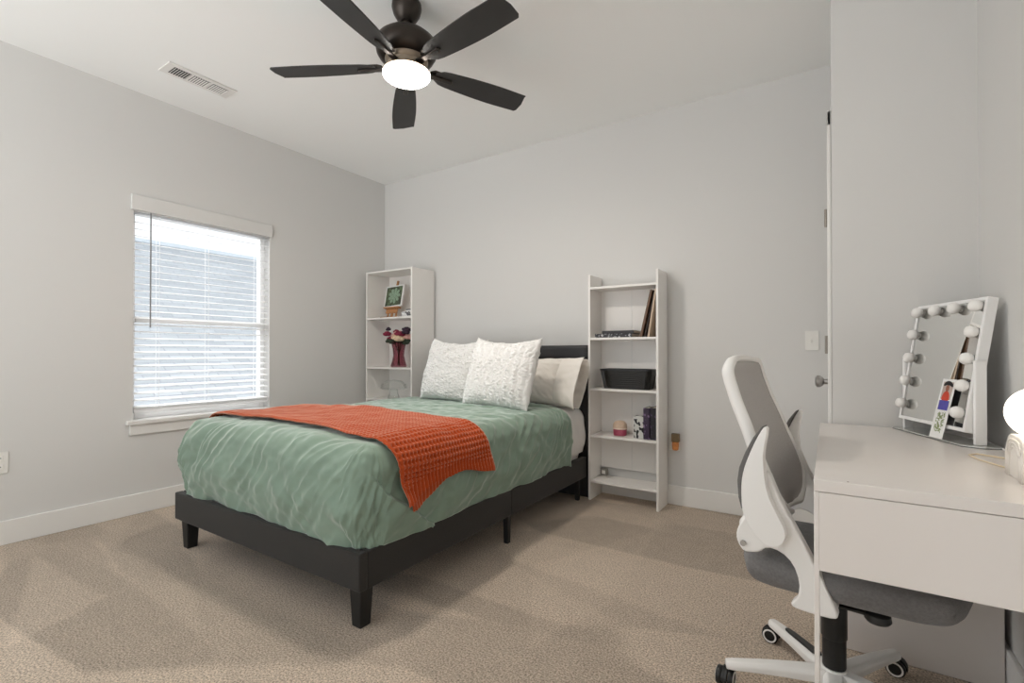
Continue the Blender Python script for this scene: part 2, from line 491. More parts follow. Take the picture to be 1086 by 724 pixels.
# door in the side wall, seen edge-on
d = box('door_1', XD + 0.004, XD + 0.04, DY0 + 0.003, DY1 - 0.003, 0.01, DZ - 0.003, TRIM)
struct(d)
for z0, z1 in ((0.2, 0.9), (1.05, 1.85)):
    bm = bm_new(); add_box(bm, XD, XD + 0.006, DY0 + 0.12, DY1 - 0.12, z0, z1)
    obj('door_panel', bm, TRIM, d, bevel=0.003)
bm = bm_new()
for yy in (DY0 - 0.062, DY1 - 0.006): add_box(bm, XD - 0.016, XD - 0.0005, yy, yy + 0.068, 0, DZ + 0.06)
add_box(bm, XD - 0.016, XD - 0.0005, DY0 - 0.062, DY1 + 0.062, DZ - 0.005, DZ + 0.062)
struct(obj('trim_1', bm, TRIM, bevel=0.004))
bm = bm_new()
Mx = Matrix.Translation((XD + 0.004, 2.635, 0.915)) @ Matrix.Rotation(-PI / 2, 4, 'Y')
add_lathe(bm, [(0.031, 0), (0.031, 0.008), (0.013, 0.012), (0.011, 0.034), (0.020, 0.040), (0.027, 0.050), (0.027, 0.062), (0.019, 0.069), (0.0001, 0.070)], 28, Mx)
obj('door_knob', bm, ALU, d, smooth='auto')
for zc in (1.80, 1.09, 0.24):
    bm = bm_new()
    add_rod(bm, (XD - 0.023, DY1 - 0.04, zc - 0.05), (XD - 0.023, DY1 - 0.04, zc + 0.05), 0.008)
    add_box(bm, XD - 0.020, XD + 0.004, DY1 - 0.06, DY1 - 0.04, zc - 0.043, zc + 0.043)
    obj('hinge', bm, HINGE, d, smooth='auto')

# window with sill, apron, sashes
win = box('window_1', XL - 0.112, XL - 0.098, WY0 + 0.03, WY1 - 0.03, WZ0 + 0.03, WZ1 - 0.03, GLASS, bevel=0)
struct(win)
bm = bm_new()
xa, xb = XL - 0.13, XL - 0.075
add_box(bm, xa, xb, WY0, WY0 + 0.035, WZ0, WZ1); add_box(bm, xa, xb, WY1 - 0.035, WY1, WZ0, WZ1)
add_box(bm, xa, xb, WY0 + 0.035, WY1 - 0.035, WZ0, WZ0 + 0.05); add_box(bm, xa, xb, WY0 + 0.035, WY1 - 0.035, WZ1 - 0.035, WZ1)
obj('window_frame', bm, VINYL, win, bevel=0.003)
bm = bm_new(); add_box(bm, xa, xb + 0.012, WY0 + 0.035, WY1 - 0.035, 1.245, 1.285)
obj('meeting_rail', bm, VINYL, win, bevel=0.003)
bm = bm_new(); add_box(bm, XL - 0.075, XL + 0.035, WY0 - 0.035, WY1 + 0.035, WZ0 - 0.026, WZ0 - 0.001)
# notch outside the opening is left in front of the wall only
bm.free(); bm = bm_new()
add_box(bm, XL + 0.0005, XL + 0.035, WY0 - 0.04, WY1 + 0.04, WZ0 - 0.024, WZ0 + 0.002)
o = obj('window_sill', bm, TRIM, win, bevel=0.004)
bm = bm_new(); add_box(bm, XL - 0.075, XL + 0.002, WY0 + 0.001, WY1 - 0.001, WZ0 - 0.001, WZ0 + 0.002)
obj('sill_board', bm, TRIM, win)
bm = bm_new(); add_box(bm, XL + 0.0005, XL + 0.016, WY0 - 0.02, WY1 + 0.02, WZ0 - 0.092, WZ0 - 0.024)
obj('apron', bm, TRIM, win, bevel=0.003)

# blind
bl = thing('window_blind', 'white horizontal slat blind with valance and grey wand hanging in the window', 'blind', (XL, (WY0 + WY1) / 2, WZ1))
hw = (WY1 - WY0) / 2
def P_(bm, *a): add_box(bm, *a)
bm = bm_new(); add_box(bm, 0.001, 0.022, -hw - 0.018, hw + 0.012, -0.030, 0.068)
obj('valance', bm, VALM, bl, bevel=0.003)
bm = bm_new(); add_box(bm, -0.055, -0.003, -hw + 0.006, hw - 0.006, -0.036, -0.004)
obj('headrail', bm, SLATM, bl, bevel=0.002)
ns = 29
zt, zb = -0.055, -1.31
slat0 = None
for i in range(ns):
    z = lerp(zt, zb, i / (ns - 1))
    if slat0 is None:
        bm = bm_new()
        N = 6
        ang = math.radians(-9)
        up_, dn_ = [], []
        for k in range(N + 1):
            u = -0.025 + 0.05 * k / N
            c = 0.0022 * (1 - (2 * k / N - 1) ** 2)
            x = u * math.cos(ang); zz = u * math.sin(ang) + c
            up_.append((x, zz + 0.0014)); dn_.append((x, zz - 0.0014))
        poly = up_ + dn_[::-1]
        Mx = Matrix(((1, 0, 0, -0.029), (0, 0, 1, 0), (0, 1, 0, 0), (0, 0, 0, 1)))
        add_prism(bm, poly, -hw + 0.008, hw - 0.008, Mx)
        slat0 = obj('slat', bm, SLATM, bl, smooth='auto')
        s = slat0
    else:
        s = slat0.copy(); SC.collection.objects.link(s); s.parent = bl
    s.location = (0, 0, z)
bm = bm_new(); add_box(bm, -0.054, -0.004, -hw + 0.008, hw - 0.008, -1.352, -1.330)
obj('bottom_rail', bm, SLATM, bl, bevel=0.004)
for k in range(2):
    sx = slat0.copy(); SC.collection.objects.link(sx); sx.parent = bl; sx.location = (0, 0, -1.325 + k * 0.006)
for yy in (-0.31, 0.0, 0.36):
    bm = bm_new()
    add_rod(bm, (-0.003, yy, -0.04), (-0.003, yy, -1.335), 0.0011, seg=6)
    add_rod(bm, (-0.055, yy, -0.04), (-0.055, yy, -1.335), 0.0011, seg=6)
    obj('ladder_cord', bm, SLATM, bl)
bm = bm_new(); add_rod(bm, (0.006, -hw + 0.093, -0.03), (0.006, -hw + 0.093, -0.79), 0.0045, seg=8)
obj('wand', bm, WAND, bl, smooth='auto')

# neighbouring roof outside
def roof_mat():
    m = bpy.data.materials.new('roof_shingles')
    m.use_nodes = True
    nt = m.node_tree; L = nt.links.new
    b = nt.nodes['Principled BSDF']; b.inputs['Roughness'].default_value = 0.95
    tc = nt.nodes.new('ShaderNodeTexCoord')
    br = nt.nodes.new('ShaderNodeTexBrick')
    br.inputs['Scale'].default_value = 1.0
    br.inputs['Brick Width'].default_value = 0.24; br.inputs['Row Height'].default_value = 0.075
    br.inputs['Mortar Size'].default_value = 0.006
    br.inputs['Color1'].default_value = (0.355, 0.375, 0.395, 1); br.inputs['Color2'].default_value = (0.44, 0.46, 0.48, 1)
    br.inputs['Mortar'].default_value = (0.30, 0.32, 0.345, 1)
    mp = nt.nodes.new('ShaderNodeMapping')
    L(tc.outputs['Object'], mp.inputs[0]); L(mp.outputs[0], br.inputs[0])
    L(br.outputs[0], b.inputs['Base Color'])
    return m
RZ, RX = 2.80, -9.0
rl = 4.9
roof = thing('neighbour_roof', 'pale grey shingle roof of the house next door seen through the window', 'roof', (RX, 4.0, RZ))
bm = bm_new(); add_box(bm, -8, 8, -rl, 0, -0.06, 0)
r_ = obj('shingle_slope', bm, roof_mat(), roof)
# local x runs along the ridge (world +Y), local y up the slope
ex = Vector((0, 1, 0)); ey = Vector((-0.85, 0, 0.53)).normalized(); ez = ex.cross(ey)
if ez.z < 0: ex = -ex; ez = ex.cross(ey)
r_.matrix_local = Matrix(((ex.x, ey.x, ez.x, 0), (ex.y, ey.y, ez.y, 0), (ex.z, ey.z, ez.z, 0), (0, 0, 0, 1)))
bm = bm_new(); add_box(bm, -0.09, 0.09, -8, 8, -0.05, 0.012)
obj('ridge_cap', bm, mat('ridge_grey', (0.5, 0.54, 0.58, 1), 0.9, var=(9, 0.1)), roof, bevel=0.01)

# ceiling vent
v = thing('ceiling_vent', 'white metal ceiling register with three louvre groups near the left wall', 'vent', (-3.285, 1.47, ZC - 0.001))
bm = bm_new(); add_box(bm, -0.075, 0.075, -0.195, 0.195, -0.008, 0)
obj('vent_frame', bm, TRIM, v, bevel=0.003)
for k in range(3):
    yc = -0.108 + k * 0.108
    bm = bm_new(); add_box(bm, -0.045, 0.045, yc - 0.046, yc + 0.046, -0.0095, -0.006)
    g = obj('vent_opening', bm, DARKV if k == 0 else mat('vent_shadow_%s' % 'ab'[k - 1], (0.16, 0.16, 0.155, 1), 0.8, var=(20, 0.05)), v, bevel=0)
    bm = bm_new()
    for j in range(7):
        yy = yc - 0.04 + j * 0.0133
        M = Matrix.Translation((0, yy, -0.012)) @ Matrix.Rotation(math.radians(35 if k == 0 else -35), 4, 'X')
        add_box(bm, -0.045, 0.045, -0.0028, 0.0028, -0.0008, 0.0008, M)
    obj('louvre', bm, TRIM, v)

# ------------------------------------------------------------------ outlets and switch
def plate(name, label, cat, loc, rz, kind):
    t = thing(name, label, cat, loc, rz)     # local: faces -Y
    bm = bm_new(); add_box(bm, -0.036, 0.036, -0.006, 0, -0.058, 0.058)
    obj('cover_plate', bm, PLATE, t, bevel=0.002)
    if kind == 'switch':
        bm = bm_new(); add_box(bm, -0.005, 0.005, -0.016, -0.006, -0.010, 0.010, Matrix.Rotation(math.radians(12), 4, 'X'))
        obj('toggle', bm, PLATE, t, bevel=0.001)
    else:
        for z in (-0.024, 0.024):
            bm = bm_new(); add_box(bm, -0.017, 0.017, -0.009, -0.006, z - 0.014, z + 0.014)
            s = obj('socket', bm, PLATE, t, bevel=0.003)
            bm = bm_new()
            for xx in (-0.006, 0.006): add_box(bm, xx - 0.001, xx + 0.001, -0.0095, -0.008, z - 0.002, z + 0.006)
            obj('slot', bm, BLK, s, bevel=0)
    return t
plate('light_switch', 'white single toggle light switch on the back wall beside the door', 'switch', (-0.085, YB - 0.0005, 1.118), 0, 'switch')
plate('wall_outlet', 'white outlet on the left wall at the edge of the picture', 'outlet', (XL + 0.0005, 0.695, 0.447), PI / 2, 'outlet')
plate('wall_outlet', 'white outlet on the back wall behind the plug-in night light', 'outlet', (-0.892, YB - 0.0005, 0.43), 0, 'outlet')
t = thing('night_light', 'small brown and orange plug-in night light in the back wall outlet', 'night light', (-0.880, YB - 0.012, 0.43))
bm = bm_new(); add_box(bm, -0.026, 0.026, -0.034, 0, 0.006, 0.062)
obj('housing', bm, mat('night_light_brown', srgb(112, 92, 62), 0.45, var=(60, 0.3)), t, bevel=0.004)
bm = bm_new(); add_lathe(bm, [(0.012, -0.052), (0.020, -0.046), (0.023, -0.02), (0.022, 0.005)], 20, Matrix.Translation((0, -0.022, 0)))
obj('shade', bm, mat('night_light_orange', srgb(216, 142, 82), 0.4, var=(50, 0.35)), t, smooth='auto')

# ------------------------------------------------------------------ ceiling fan
FX, FY = -1.72, 1.70
fan = thing('ceiling_fan', 'dark bronze ceiling fan with five black blades and a glowing round light', 'ceiling fan', (FX, FY, ZC))
bm = bm_new()
add_lathe(bm, [(0.070, -0.0005), (0.072, -0.02), (0.064, -0.050), (0.046, -0.080), (0.030, -0.092), (0.0235, -0.088)], 40)
obj('canopy', bm, FANM, fan, smooth='auto')
bm = bm_new(); add_rod(bm, (0, 0, -0.08), (0, 0, -0.16), 0.014); add_sphere(bm, (0, 0, -0.094), 0.024)
obj('downrod', bm, FANM, fan, smooth='auto')
bm = bm_new()
add_lathe(bm, [(0.02, -0.150), (0.075, -0.153), (0.115, -0.162), (0.140, -0.184), (0.149, -0.215), (0.143, -0.245), (0.130, -0.266), (0.112, -0.274), (0.08, -0.275)], 56)
obj('motor_housing', bm, FANM, fan, smooth='auto')
bm = bm_new()
add_lathe(bm, [(0.092, -0.270), (0.104, -0.278), (0.100, -0.290), (0.092, -0.297), (0.090, -0.318), (0.098, -0.328), (0.114, -0.334), (0.116, -0.340), (0.109, -0.344)], 56)
obj('light_collar', bm, FANN, fan, smooth='auto')
bm = bm_new()
add_lathe(bm, [(0.108, -0.338), (0.114, -0.345), (0.113, -0.352), (0.100, -0.362), (0.07, -0.370), (0.03, -0.374), (0.0001, -0.375)], 56)
obj('light_globe', bm, FGLOW, fan, smooth='auto')
def blade_outline():
    L0, L1 = 0.150, 0.66
    up, dn = [], []
    for k in range(17):
        t_ = k / 16
        x = lerp(L0, L1 - 0.006, t_)
        w = 0.047 + 0.022 * math.sin(min(1, t_ / 0.72) * PI / 2) - 0.004 * max(0, t_ - 0.72) / 0.28
        if k == 0: w *= 0.55
        if k == 1: w *= 0.93
        up.append((x, w)); dn.append((x, -w))
    return up + [(L1 + 0.004, 0.052), (L1 + 0.006, 0.0), (L1 - 0.008, -0.056)] + dn[::-1]
for k, a in enumerate((137, 65, -7, -79, -151)):
    R = Matrix.Rotation(math.radians(a), 4, 'Z') @ Matrix.Translation((0, 0, -0.308)) @ Matrix.Rotation(math.radians(-11), 4, 'X')
    bm = bm_new(); add_prism(bm, blade_outline(), -0.003, 0.003, R)
    b_ = obj('blade', bm, FANB, fan, bevel=0.0015)
    bm = bm_new()
    R2 = Matrix.Rotation(math.radians(a), 4, 'Z')
    add_prism(bm, [(0.09, -0.018), (0.15, -0.012), (0.235, -0.013), (0.245, 0), (0.235, 0.013), (0.15, 0.012), (0.09, 0.018)], -0.013, -0.0035, R)
    add_prism(bm, smooth_poly([(0.12, -0.032), (0.20, -0.030), (0.21, 0), (0.20, 0.030), (0.12, 0.032)], 1), 0.0035, 0.009, R)
    i_ = obj('blade_iron', bm, FANM, fan, bevel=0.002)
    bm = bm_new()
    add_prism(bm, [(0.185, -0.005), (0.23, -0.005), (0.233, 0), (0.23, 0.005), (0.185, 0.005)], -0.0145, -0.0128, R)
    obj('slot', bm, BLK, i_)
# the lamp inside the glass
fl = bpy.data.lights.new('fan_lamp', 'AREA'); fl.shape = 'DISK'; fl.size = 0.20; fl.energy = 12; fl.color = (1, 0.92, 0.82)
flo = bpy.data.objects.new('fan_lamp', fl); SC.collection.objects.link(flo); flo.parent = fan; flo.location = (0, 0, -0.378)

# ------------------------------------------------------------------ bookcases
def book_case(name, label, x0, x1, y0, y1, top, shelves, under, cat='bookcase', th=0.016, side_top=0.0):
    cx = (x0 + x1) / 2
    t = thing(name, label, cat, (cx, y0, 0))
    w = (x1 - x0) / 2; dp = y1 - y0
    for s in (-1, 1):
        bm = bm_new(); add_box(bm, min(s * w, s * (w - th)), max(s * w, s * (w - th)), 0, dp, 0, top + side_top)
        obj('side_panel', bm, LAM, t, bevel=0.0012)
    bm = bm_new(); add_box(bm, -w + th, w - th, dp - 0.008, dp - 0.003, under, top - 0.001)
    obj('back_panel', bm, LAM, t, bevel=0)
    bm = bm_new()
    add_box(bm, -0.004, 0.004, dp - 0.0095, dp - 0.008, under, top - 0.02)
    obj('back_joint', bm, TRIM, t, bevel=0)
    for z in shelves:
        bm = bm_new(); add_box(bm, -w + th, w - th, 0.001, dp - 0.0085, z - th, z)
        obj('shelf', bm, LAM, t, bevel=0.0012)
    return t
LS = (0.10, 0.335, 0.611, 0.907, 1.369, 1.804)
book_case('bookcase', 'tall white bookcase in the corner left of the bed', -3.692, -3.087, 3.12, 3.41, 1.804, LS, 0.10)
RS = (0.140, 0.461, 0.792, 1.150, 1.510)
book_case('bookcase', 'narrow white open bookcase right of the bed headboard', -1.438, -0.938, 3.203, 3.412, 1.510, RS, 0.2, side_top=0.088)

# easel with a painting
t = thing('easel', 'little wooden table easel on the top shelf of the corner bookcase', 'easel', (-3.49, 3.26, 1.3695))
bm = bm_new()
Mt = Matrix.Rotation(math.radians(-14), 4, 'X')
for sx in (-1, 1):
    add_box(bm, sx * 0.10 - 0.008, sx * 0.10 + 0.008, -0.05, 0.06, 0.0, 0.014)
add_box(bm, -0.108, 0.108, -0.02, -0.004, 0.003, 0.017)
obj('base', bm, WOOD, t, bevel=0.002)
bm = bm_new()
for sx in (-1, 1): add_box(bm, sx * 0.055 - 0.008, sx * 0.055 + 0.008, -0.012, 0.0, 0.008, 0.15, Mt)
add_box(bm, -0.012, 0.012, -0.014, -0.002, 0.008, 0.375, Mt)
obj('mast', bm, WOOD, t, bevel=0.002)
bm = bm_new(); add_box(bm, -0.10, 0.10, -0.042, 0.0, 0.092, 0.104, Mt); add_box(bm, -0.075, 0.075, -0.022, -0.010, 0.045, 0.085, Mt)
obj('ledge', bm, WOOD, t, bevel=0.002)
pm = bpy.data.materials.new('succulent_painting'); pm.use_nodes = True
nt = pm.node_tree; b = nt.nodes['Principled BSDF']; b.inputs['Roughness'].default_value = 0.5
tc = nt.nodes.new('ShaderNodeTexCoord')
vo = nt.nodes.new('ShaderNodeTexNoise'); vo.inputs['Scale'].default_value = 24; vo.inputs['Detail'].default_value = 4; vo.inputs['Distortion'].default_value = 1.2
rp = nt.nodes.new('ShaderNodeValToRGB')
rp.color_ramp.elements[0].position = 0.36; rp.color_ramp.elements[0].color = srgb(42, 42, 34)
rp.color_ramp.elements[1].position = 0.66; rp.color_ramp.elements[1].color = srgb(104, 122, 92)
nt.links.new(tc.outputs['Object'], vo.inputs['Vector']); nt.links.new(vo.outputs[0], rp.inputs[0]); nt.links.new(rp.outputs[0], b.inputs['Base Color'])
pt = thing('painting', 'small square painting of a green succulent propped on the wooden easel', 'painting', (-3.475, 3.26, 1.3695))
Mp = Matrix.Rotation(math.radians(-14), 4, 'X') @ Matrix.Rotation(math.radians(-3), 4, 'Y')
bm = bm_new(); add_box(bm, -0.118, 0.118, -0.030, -0.014, 0.106, 0.320, Mp)
obj('canvas', bm, VINYL, pt, bevel=0.001)
bm = bm_new(); add_box(bm, -0.104, 0.104, -0.0312, -0.0301, 0.118, 0.308, Mp)
obj('painted_scene', bm, pm, pt)
bm = bm_new()
for ring, (n, rr, sz) in enumerate(((9, 0.056, 0.024), (7, 0.034, 0.021), (5, 0.013, 0.016))):
    for k in range(n):
        a = 2 * PI * k / n + ring * 0.4
        M = Mp @ Matrix.Translation((math.cos(a) * rr + 0.008, -0.0335 - 0.001 * ring, 0.215 + math.sin(a) * rr)) @ Matrix.Rotation(-a, 4, 'Y')
        poly = smooth_poly([(-sz * 0.7, -sz * 0.4), (sz * 0.2, -sz * 0.8), (sz * .95, -sz * .3), (sz * .95, sz * .3), (sz * 0.2, sz * 0.8), (-sz * 0.7, sz * 0.4)], 1)
        add_prism(bm, poly, -0.0006, 0.0006, M @ Matrix(((1, 0, 0, 0), (0, 0, 1, 0), (0, 1, 0, 0), (0, 0, 0, 1))))
obj('succulent', bm, mat('succulent_green', srgb(142, 166, 144), 0.6, var=(60, 0.4)), pt)
# small white books / box by the easel
t = tag(box('white_box', -3.29, -3.13, 3.19, 3.31, 1.3695, 1.420, spine_text_mat('box_print', (0.70, 0.70, 0.70, 1), (0.10, 0.10, 0.11, 1), (30, 30, 60), 0.58), bevel=0.003), 'small white box on the top shelf of the corner bookcase', 'box')
t = tag(box('small_book', -3.25, -3.125, 3.205, 3.30, 1.4205, 1.442, bands_mat('book_dark_white', 2, [(0, srgb(225, 225, 225)), (0.55, srgb(60, 62, 66))]), bevel=0.002), 'small dark-topped book lying on the white box beside the easel', 'book')

# vase with flowers
vx, vy, vz = -3.365, 3.23, 0.9075
vs = tag(None or thing('flower_vase', 'plum tinted glass vase on the middle shelf of the corner bookcase', 'vase', (vx, vy, vz)), 'plum tinted glass vase on the middle shelf of the corner bookcase', 'vase')
bm = bm_new()
add_lathe(bm, [(0.070, 0.002), (0.074, 0.012), (0.060, 0.06), (0.050, 0.11), (0.056, 0.17), (0.072, 0.235), (0.069, 0.235), (0.052, 0.17), (0.046, 0.11), (0.056, 0.06), (0.068, 0.015), (0.0001, 0.012)], 36)
vm = thin_glass('plum_glass', srgb(226, 196, 202), 1.35, 0.0)
obj('vase_body', bm, vm, vs, smooth='auto')
bq = thing('flower_bouquet', 'bouquet of pink, burgundy and cream flowers standing in the plum vase', 'bouquet', (vx, vy, vz + 0.02))
bm = bm_new()
for k in range(9):
    a = k * 2.4; r = 0.03 + 0.006 * k
    add_tube(bm, [(0.012 * math.cos(a + 2), 0.012 * math.sin(a + 2), 0.0), (0.006 * math.cos(a), 0.006 * math.sin(a), 0.11), (r * math.cos(a), r * math.sin(a) * 0.6, 0.25)], 0.003, 6)
obj('stems', bm, mat('stem_green', srgb(70, 74, 50), 0.7, var=(30, 0.2)), bq, smooth=True)
def flower(c, r, m, seed):
    bm = bm_new(); rnd = random.Random(seed)
    for lay in range(3):
        n = 6
        for k in range(n):
            a = 2 * PI * k / n + lay * 0.5
            M = Matrix.Translation(c) @ Matrix.Rotation(rnd.uniform(-.3, .3), 4, 'X') @ Matrix.Rotation(a, 4, 'Z') @ Matrix.Translation((r * (0.55 - 0.18 * lay), 0, 0.006 * lay)) @ Matrix.Rotation(-0.5 - 0.3 * lay, 4, 'Y')
            add_sphere(bm, (0, 0, 0), r * 0.5, 8, 6, M @ Matrix.Diagonal((1, 0.9, 0.62, 1)))
    return obj('blossom', bm, m, bq, smooth=True)
cols = {'pink': mat('petal_pink', srgb(222, 170, 160), 0.8, var=(40, 0.15)), 'burg': mat('petal_burgundy', srgb(128, 38, 62), 0.8, var=(40, 0.25)),
        'cream': mat('petal_cream', srgb(214, 190, 160), 0.8, var=(40, 0.15)), 'dark': mat('petal_dark', srgb(52, 36, 52), 0.8, var=(40, 0.3)), 'leaf': mat('leaf_dark_green', srgb(52, 62, 48), 0.7, var=(40, 0.25))}
for i, (dx, dz, r, c) in enumerate(((-0.09, 0.285, 0.045, 'burg'), (-0.115, 0.33, 0.032, 'burg'), (-0.02, 0.325, 0.05, 'pink'), (0.045, 0.285, 0.042, 'cream'), (0.10, 0.30, 0.04, 'pink'),
                                    (-0.10, 0.375, 0.02, 'dark'), (0.085, 0.365, 0.036, 'dark'), (0.125, 0.345, 0.03, 'dark'), (0.0, 0.265, 0.035, 'leaf'), (-0.05, 0.255, 0.032, 'leaf'), (0.07, 0.25, 0.03, 'leaf'), (0.03, 0.33, 0.03, 'burg'), (-0.06, 0.30, 0.036, 'pink'), (0.07, 0.325, 0.032, 'burg'), (-0.045, 0.35, 0.026, 'burg'), (0.0, 0.30, 0.034, 'cream'), (0.10, 0.27, 0.026, 'leaf'), (-0.095, 0.265, 0.026, 'leaf'))):
    flower(Vector((dx, (-1) ** i * 0.025 - 0.01, dz - 0.045)), r * 1.3, cols[c], i)

# glass mushroom ornament
t = thing('glass_mushroom', 'clear glass mushroom ornament on the third shelf of the corner bookcase', 'ornament', (-3.43, 3.23, 0.6115))
bm = bm_new()
add_lathe(bm, [(0.050, 0.0), (0.056, 0.01), (0.040, 0.05), (0.036, 0.09), (0.034, 0.09), (0.037, 0.05), (0.052, 0.012), (0.0001, 0.004)], 30)
obj('stalk', bm, GLASS2, t, smooth='auto')
bm = bm_new()
add_lathe(bm, [(0.03, 0.09), (0.10, 0.088), (0.122, 0.098), (0.112, 0.135), (0.07, 0.168), (0.0001, 0.178)], 36)
obj('cap', bm, GLASS2, t, smooth='auto')

# right bookcase contents
def book(label, x0, x1, y0, y1, z0, z1, cover, pages_side, group=None, name='book'):
    t = thing(name, label, 'book', ((x0 + x1) / 2, (y0 + y1) / 2, z0), 0, group)
    w, d, h = (x1 - x0) / 2, (y1 - y0) / 2, z1 - z0
    bm = bm_new(); c = 0.0025
    if pages_side == 'flat':     # lying, spine to the front (-Y)
        add_box(bm, -w, w, -d, d, 0, c); add_box(bm, -w, w, -d, d, h - c, h); add_box(bm, -w, w, -d, -d + c, c, h - c)
        obj('cover', bm, cover, t, bevel=0.0008)
        bm = bm_new(); add_box(bm, -w + 0.003, w - 0.003, -d + c, d - 0.004, c, h - c)
    else:                        # standing, spine to the front
        add_box(bm, -w, -w + c, -d, d, 0, h); add_box(bm, w - c, w, -d, d, 0, h); add_box(bm, -w + c, w - c, -d, -d + c, 0, h)
        obj('cover', bm, cover, t, bevel=0.0008)
        bm = bm_new(); add_box(bm, -w + c, w - c, -d + c, d - 0.004, 0.003, h - 0.003)
    obj('pages', bm, PAGE, t)
    return t
PAGE = mat('book_pages', (0.72, 0.68, 0.60, 1), 0.9, var=(80, 0.08))
book('long black book lying flat at the bottom of the pile, pale lettering on its spine', -1.395, -1.125, 3.225, 3.39, 1.151, 1.177, spine_text_mat('spine_black_white', (0.012, 0.012, 0.014, 1), (0.42, 0.42, 0.44, 1), (70, 5, 90), 0.60), 'flat', 'books lying on the fourth shelf')
book('thin dark grey book lying on top of the long black book', -1.345, -1.115, 3.235, 3.39, 1.178, 1.198, mat('spine_dark', (0.03, 0.03, 0.032, 1), 0.5, var=(70, 0.4)), 'flat', 'books lying on the fourth shelf')
def leaner(name, label, cat, m, x, th, h, y0, y1, tilt, m2=None):
    t = thing(name, label, cat, (x, y0, 1.1512))
    M = Matrix.Rotation(math.radians(tilt), 4, 'Y')
    bm = bm_new(); add_box(bm, 0, th, 0, y1 - y0, 0, h, M)
    obj('panel', bm, m, t, bevel=0.0015)
    if m2:
        bm = bm_new(); add_box(bm, -0.0015, 0.0002, 0.012, y1 - y0 - 0.012, 0.012, h - 0.012, M)
        obj('picture', bm, m2, t)
    return t
leaner('picture_frame', 'brown wooden picture frame leaning against the right side of the bookcase', 'picture frame', mat('frame_brown', srgb(96, 70, 50), 0.5, var=(40, 0.2)), -1.072, 0.016, 0.325, 3.225, 3.40, 13, mat('frame_back', srgb(120, 96, 74), 0.7, var=(20, 0.2)))
leaner('notebook', 'dark thin notebook leaning behind the brown picture frame', 'notebook', mat('notebook_dark', srgb(52, 42, 38), 0.6, var=(40, 0.2)), -1.046, 0.010, 0.31, 3.235, 3.40, 13)
leaner('canvas_panel', 'beige canvas panel leaning beside the dark notebook, nearest the side panel', 'canvas', mat('canvas_beige', srgb(196, 176, 156), 0.8, var=(40, 0.08)), -1.020, 0.012, 0.325, 3.23, 3.40, 9)

# basket
t = thing('storage_basket', 'black woven plastic storage basket on the third shelf of the narrow bookcase', 'basket', (-1.178, 3.305, 0.7925))
bm = bm_new()
W0, W1, D0, D1, Hh = 0.160, 0.182, 0.066, 0.083, 0.135
def bring(w, d, z, n=96, amp=0.0, ph=0):
    out = []
    for k in range(n):
        a = 2 * PI * k / n
        c, s = math.cos(a), math.sin(a)
        p = 0.22
        x = w * math.copysign(abs(c) ** p, c); y = d * math.copysign(abs(s) ** p, s)
        q = 1 + amp * math.cos(PI * k + ph)
        out.append((x * q, y * q, z))
    return out
rings = []
R_ = 22
for i in range(R_ + 1):
    t_ = i / R_
    rings.append(bring(lerp(W0, W1, t_), lerp(D0, D1, t_), Hh * t_, 96, 0.012 if 0 < i < R_ - 1 else 0, PI * i))
for i in range(R_ + 1):
    t_ = 1 - i / R_
    rings.append(bring(lerp(W0, W1, t_) - 0.005, lerp(D0, D1, t_) - 0.005, max(0.004, Hh * t_)))
prev = None
for rg in rings:
    cur = [bm.verts.new(p) for p in rg]
    if prev:
        for k in range(96): bm.faces.new((prev[k], prev[(k + 1) % 96], cur[(k + 1) % 96], cur[k]))
    else: first = cur
    prev = cur
bm.faces.new(prev); bm.faces.new(list(reversed(first)))
obj('basket_body', bm, mat('basket_black', (0.014, 0.013, 0.012, 1), 0.4, var=(90, 0.4)), t)
bm = bm_new()
ra = [bm.verts.new(p) for p in bring(W1 + 0.004, D1 + 0.004, Hh - 0.008)]; rb = [bm.verts.new(p) for p in bring(W1 + 0.004, D1 + 0.004, Hh + 0.003)]
rc = [bm.verts.new(p) for p in bring(W1 - 0.006, D1 - 0.006, Hh + 0.003)]; rd = [bm.verts.new(p) for p in bring(W1 - 0.006, D1 - 0.006, Hh - 0.008)]
for A, B in ((ra, rb), (rb, rc), (rc, rd), (rd, ra)):
    for k in range(96): bm.faces.new((A[k], A[(k + 1) % 96], B[(k + 1) % 96], B[k]))
obj('rim', bm, BLK, t)

# candle jar
t = thing('candle_jar', 'round pink and cream candle jar on the second lowest shelf', 'candle', (-1.238, 3.30, 0.4615))
bm = bm_new(); add_lathe(bm, [(0.038, 0), (0.046, 0.004), (0.048, 0.045), (0.046, 0.05)], 32)
obj('jar', bm, mat('candle_rose', srgb(160, 70, 92), 0.3, var=(50, 0.25)), t, smooth='auto')
bm = bm_new(); add_lathe(bm, [(0.048, 0.050), (0.050, 0.062), (0.047, 0.082), (0.034, 0.098), (0.012, 0.104), (0.0001, 0.105)], 32)
obj('lid', bm, mat('candle_cream', srgb(206, 180, 158), 0.35, var=(60, 0.25)), t, smooth='auto')
bm = bm_new(); add_lathe(bm, [(0.049, 0.046), (0.0505, 0.048), (0.0505, 0.053), (0.049, 0.055)], 32)
obj('band', bm, mat('candle_band', srgb(226, 206, 190), 0.4, var=(30, 0.1)), t, smooth='auto')
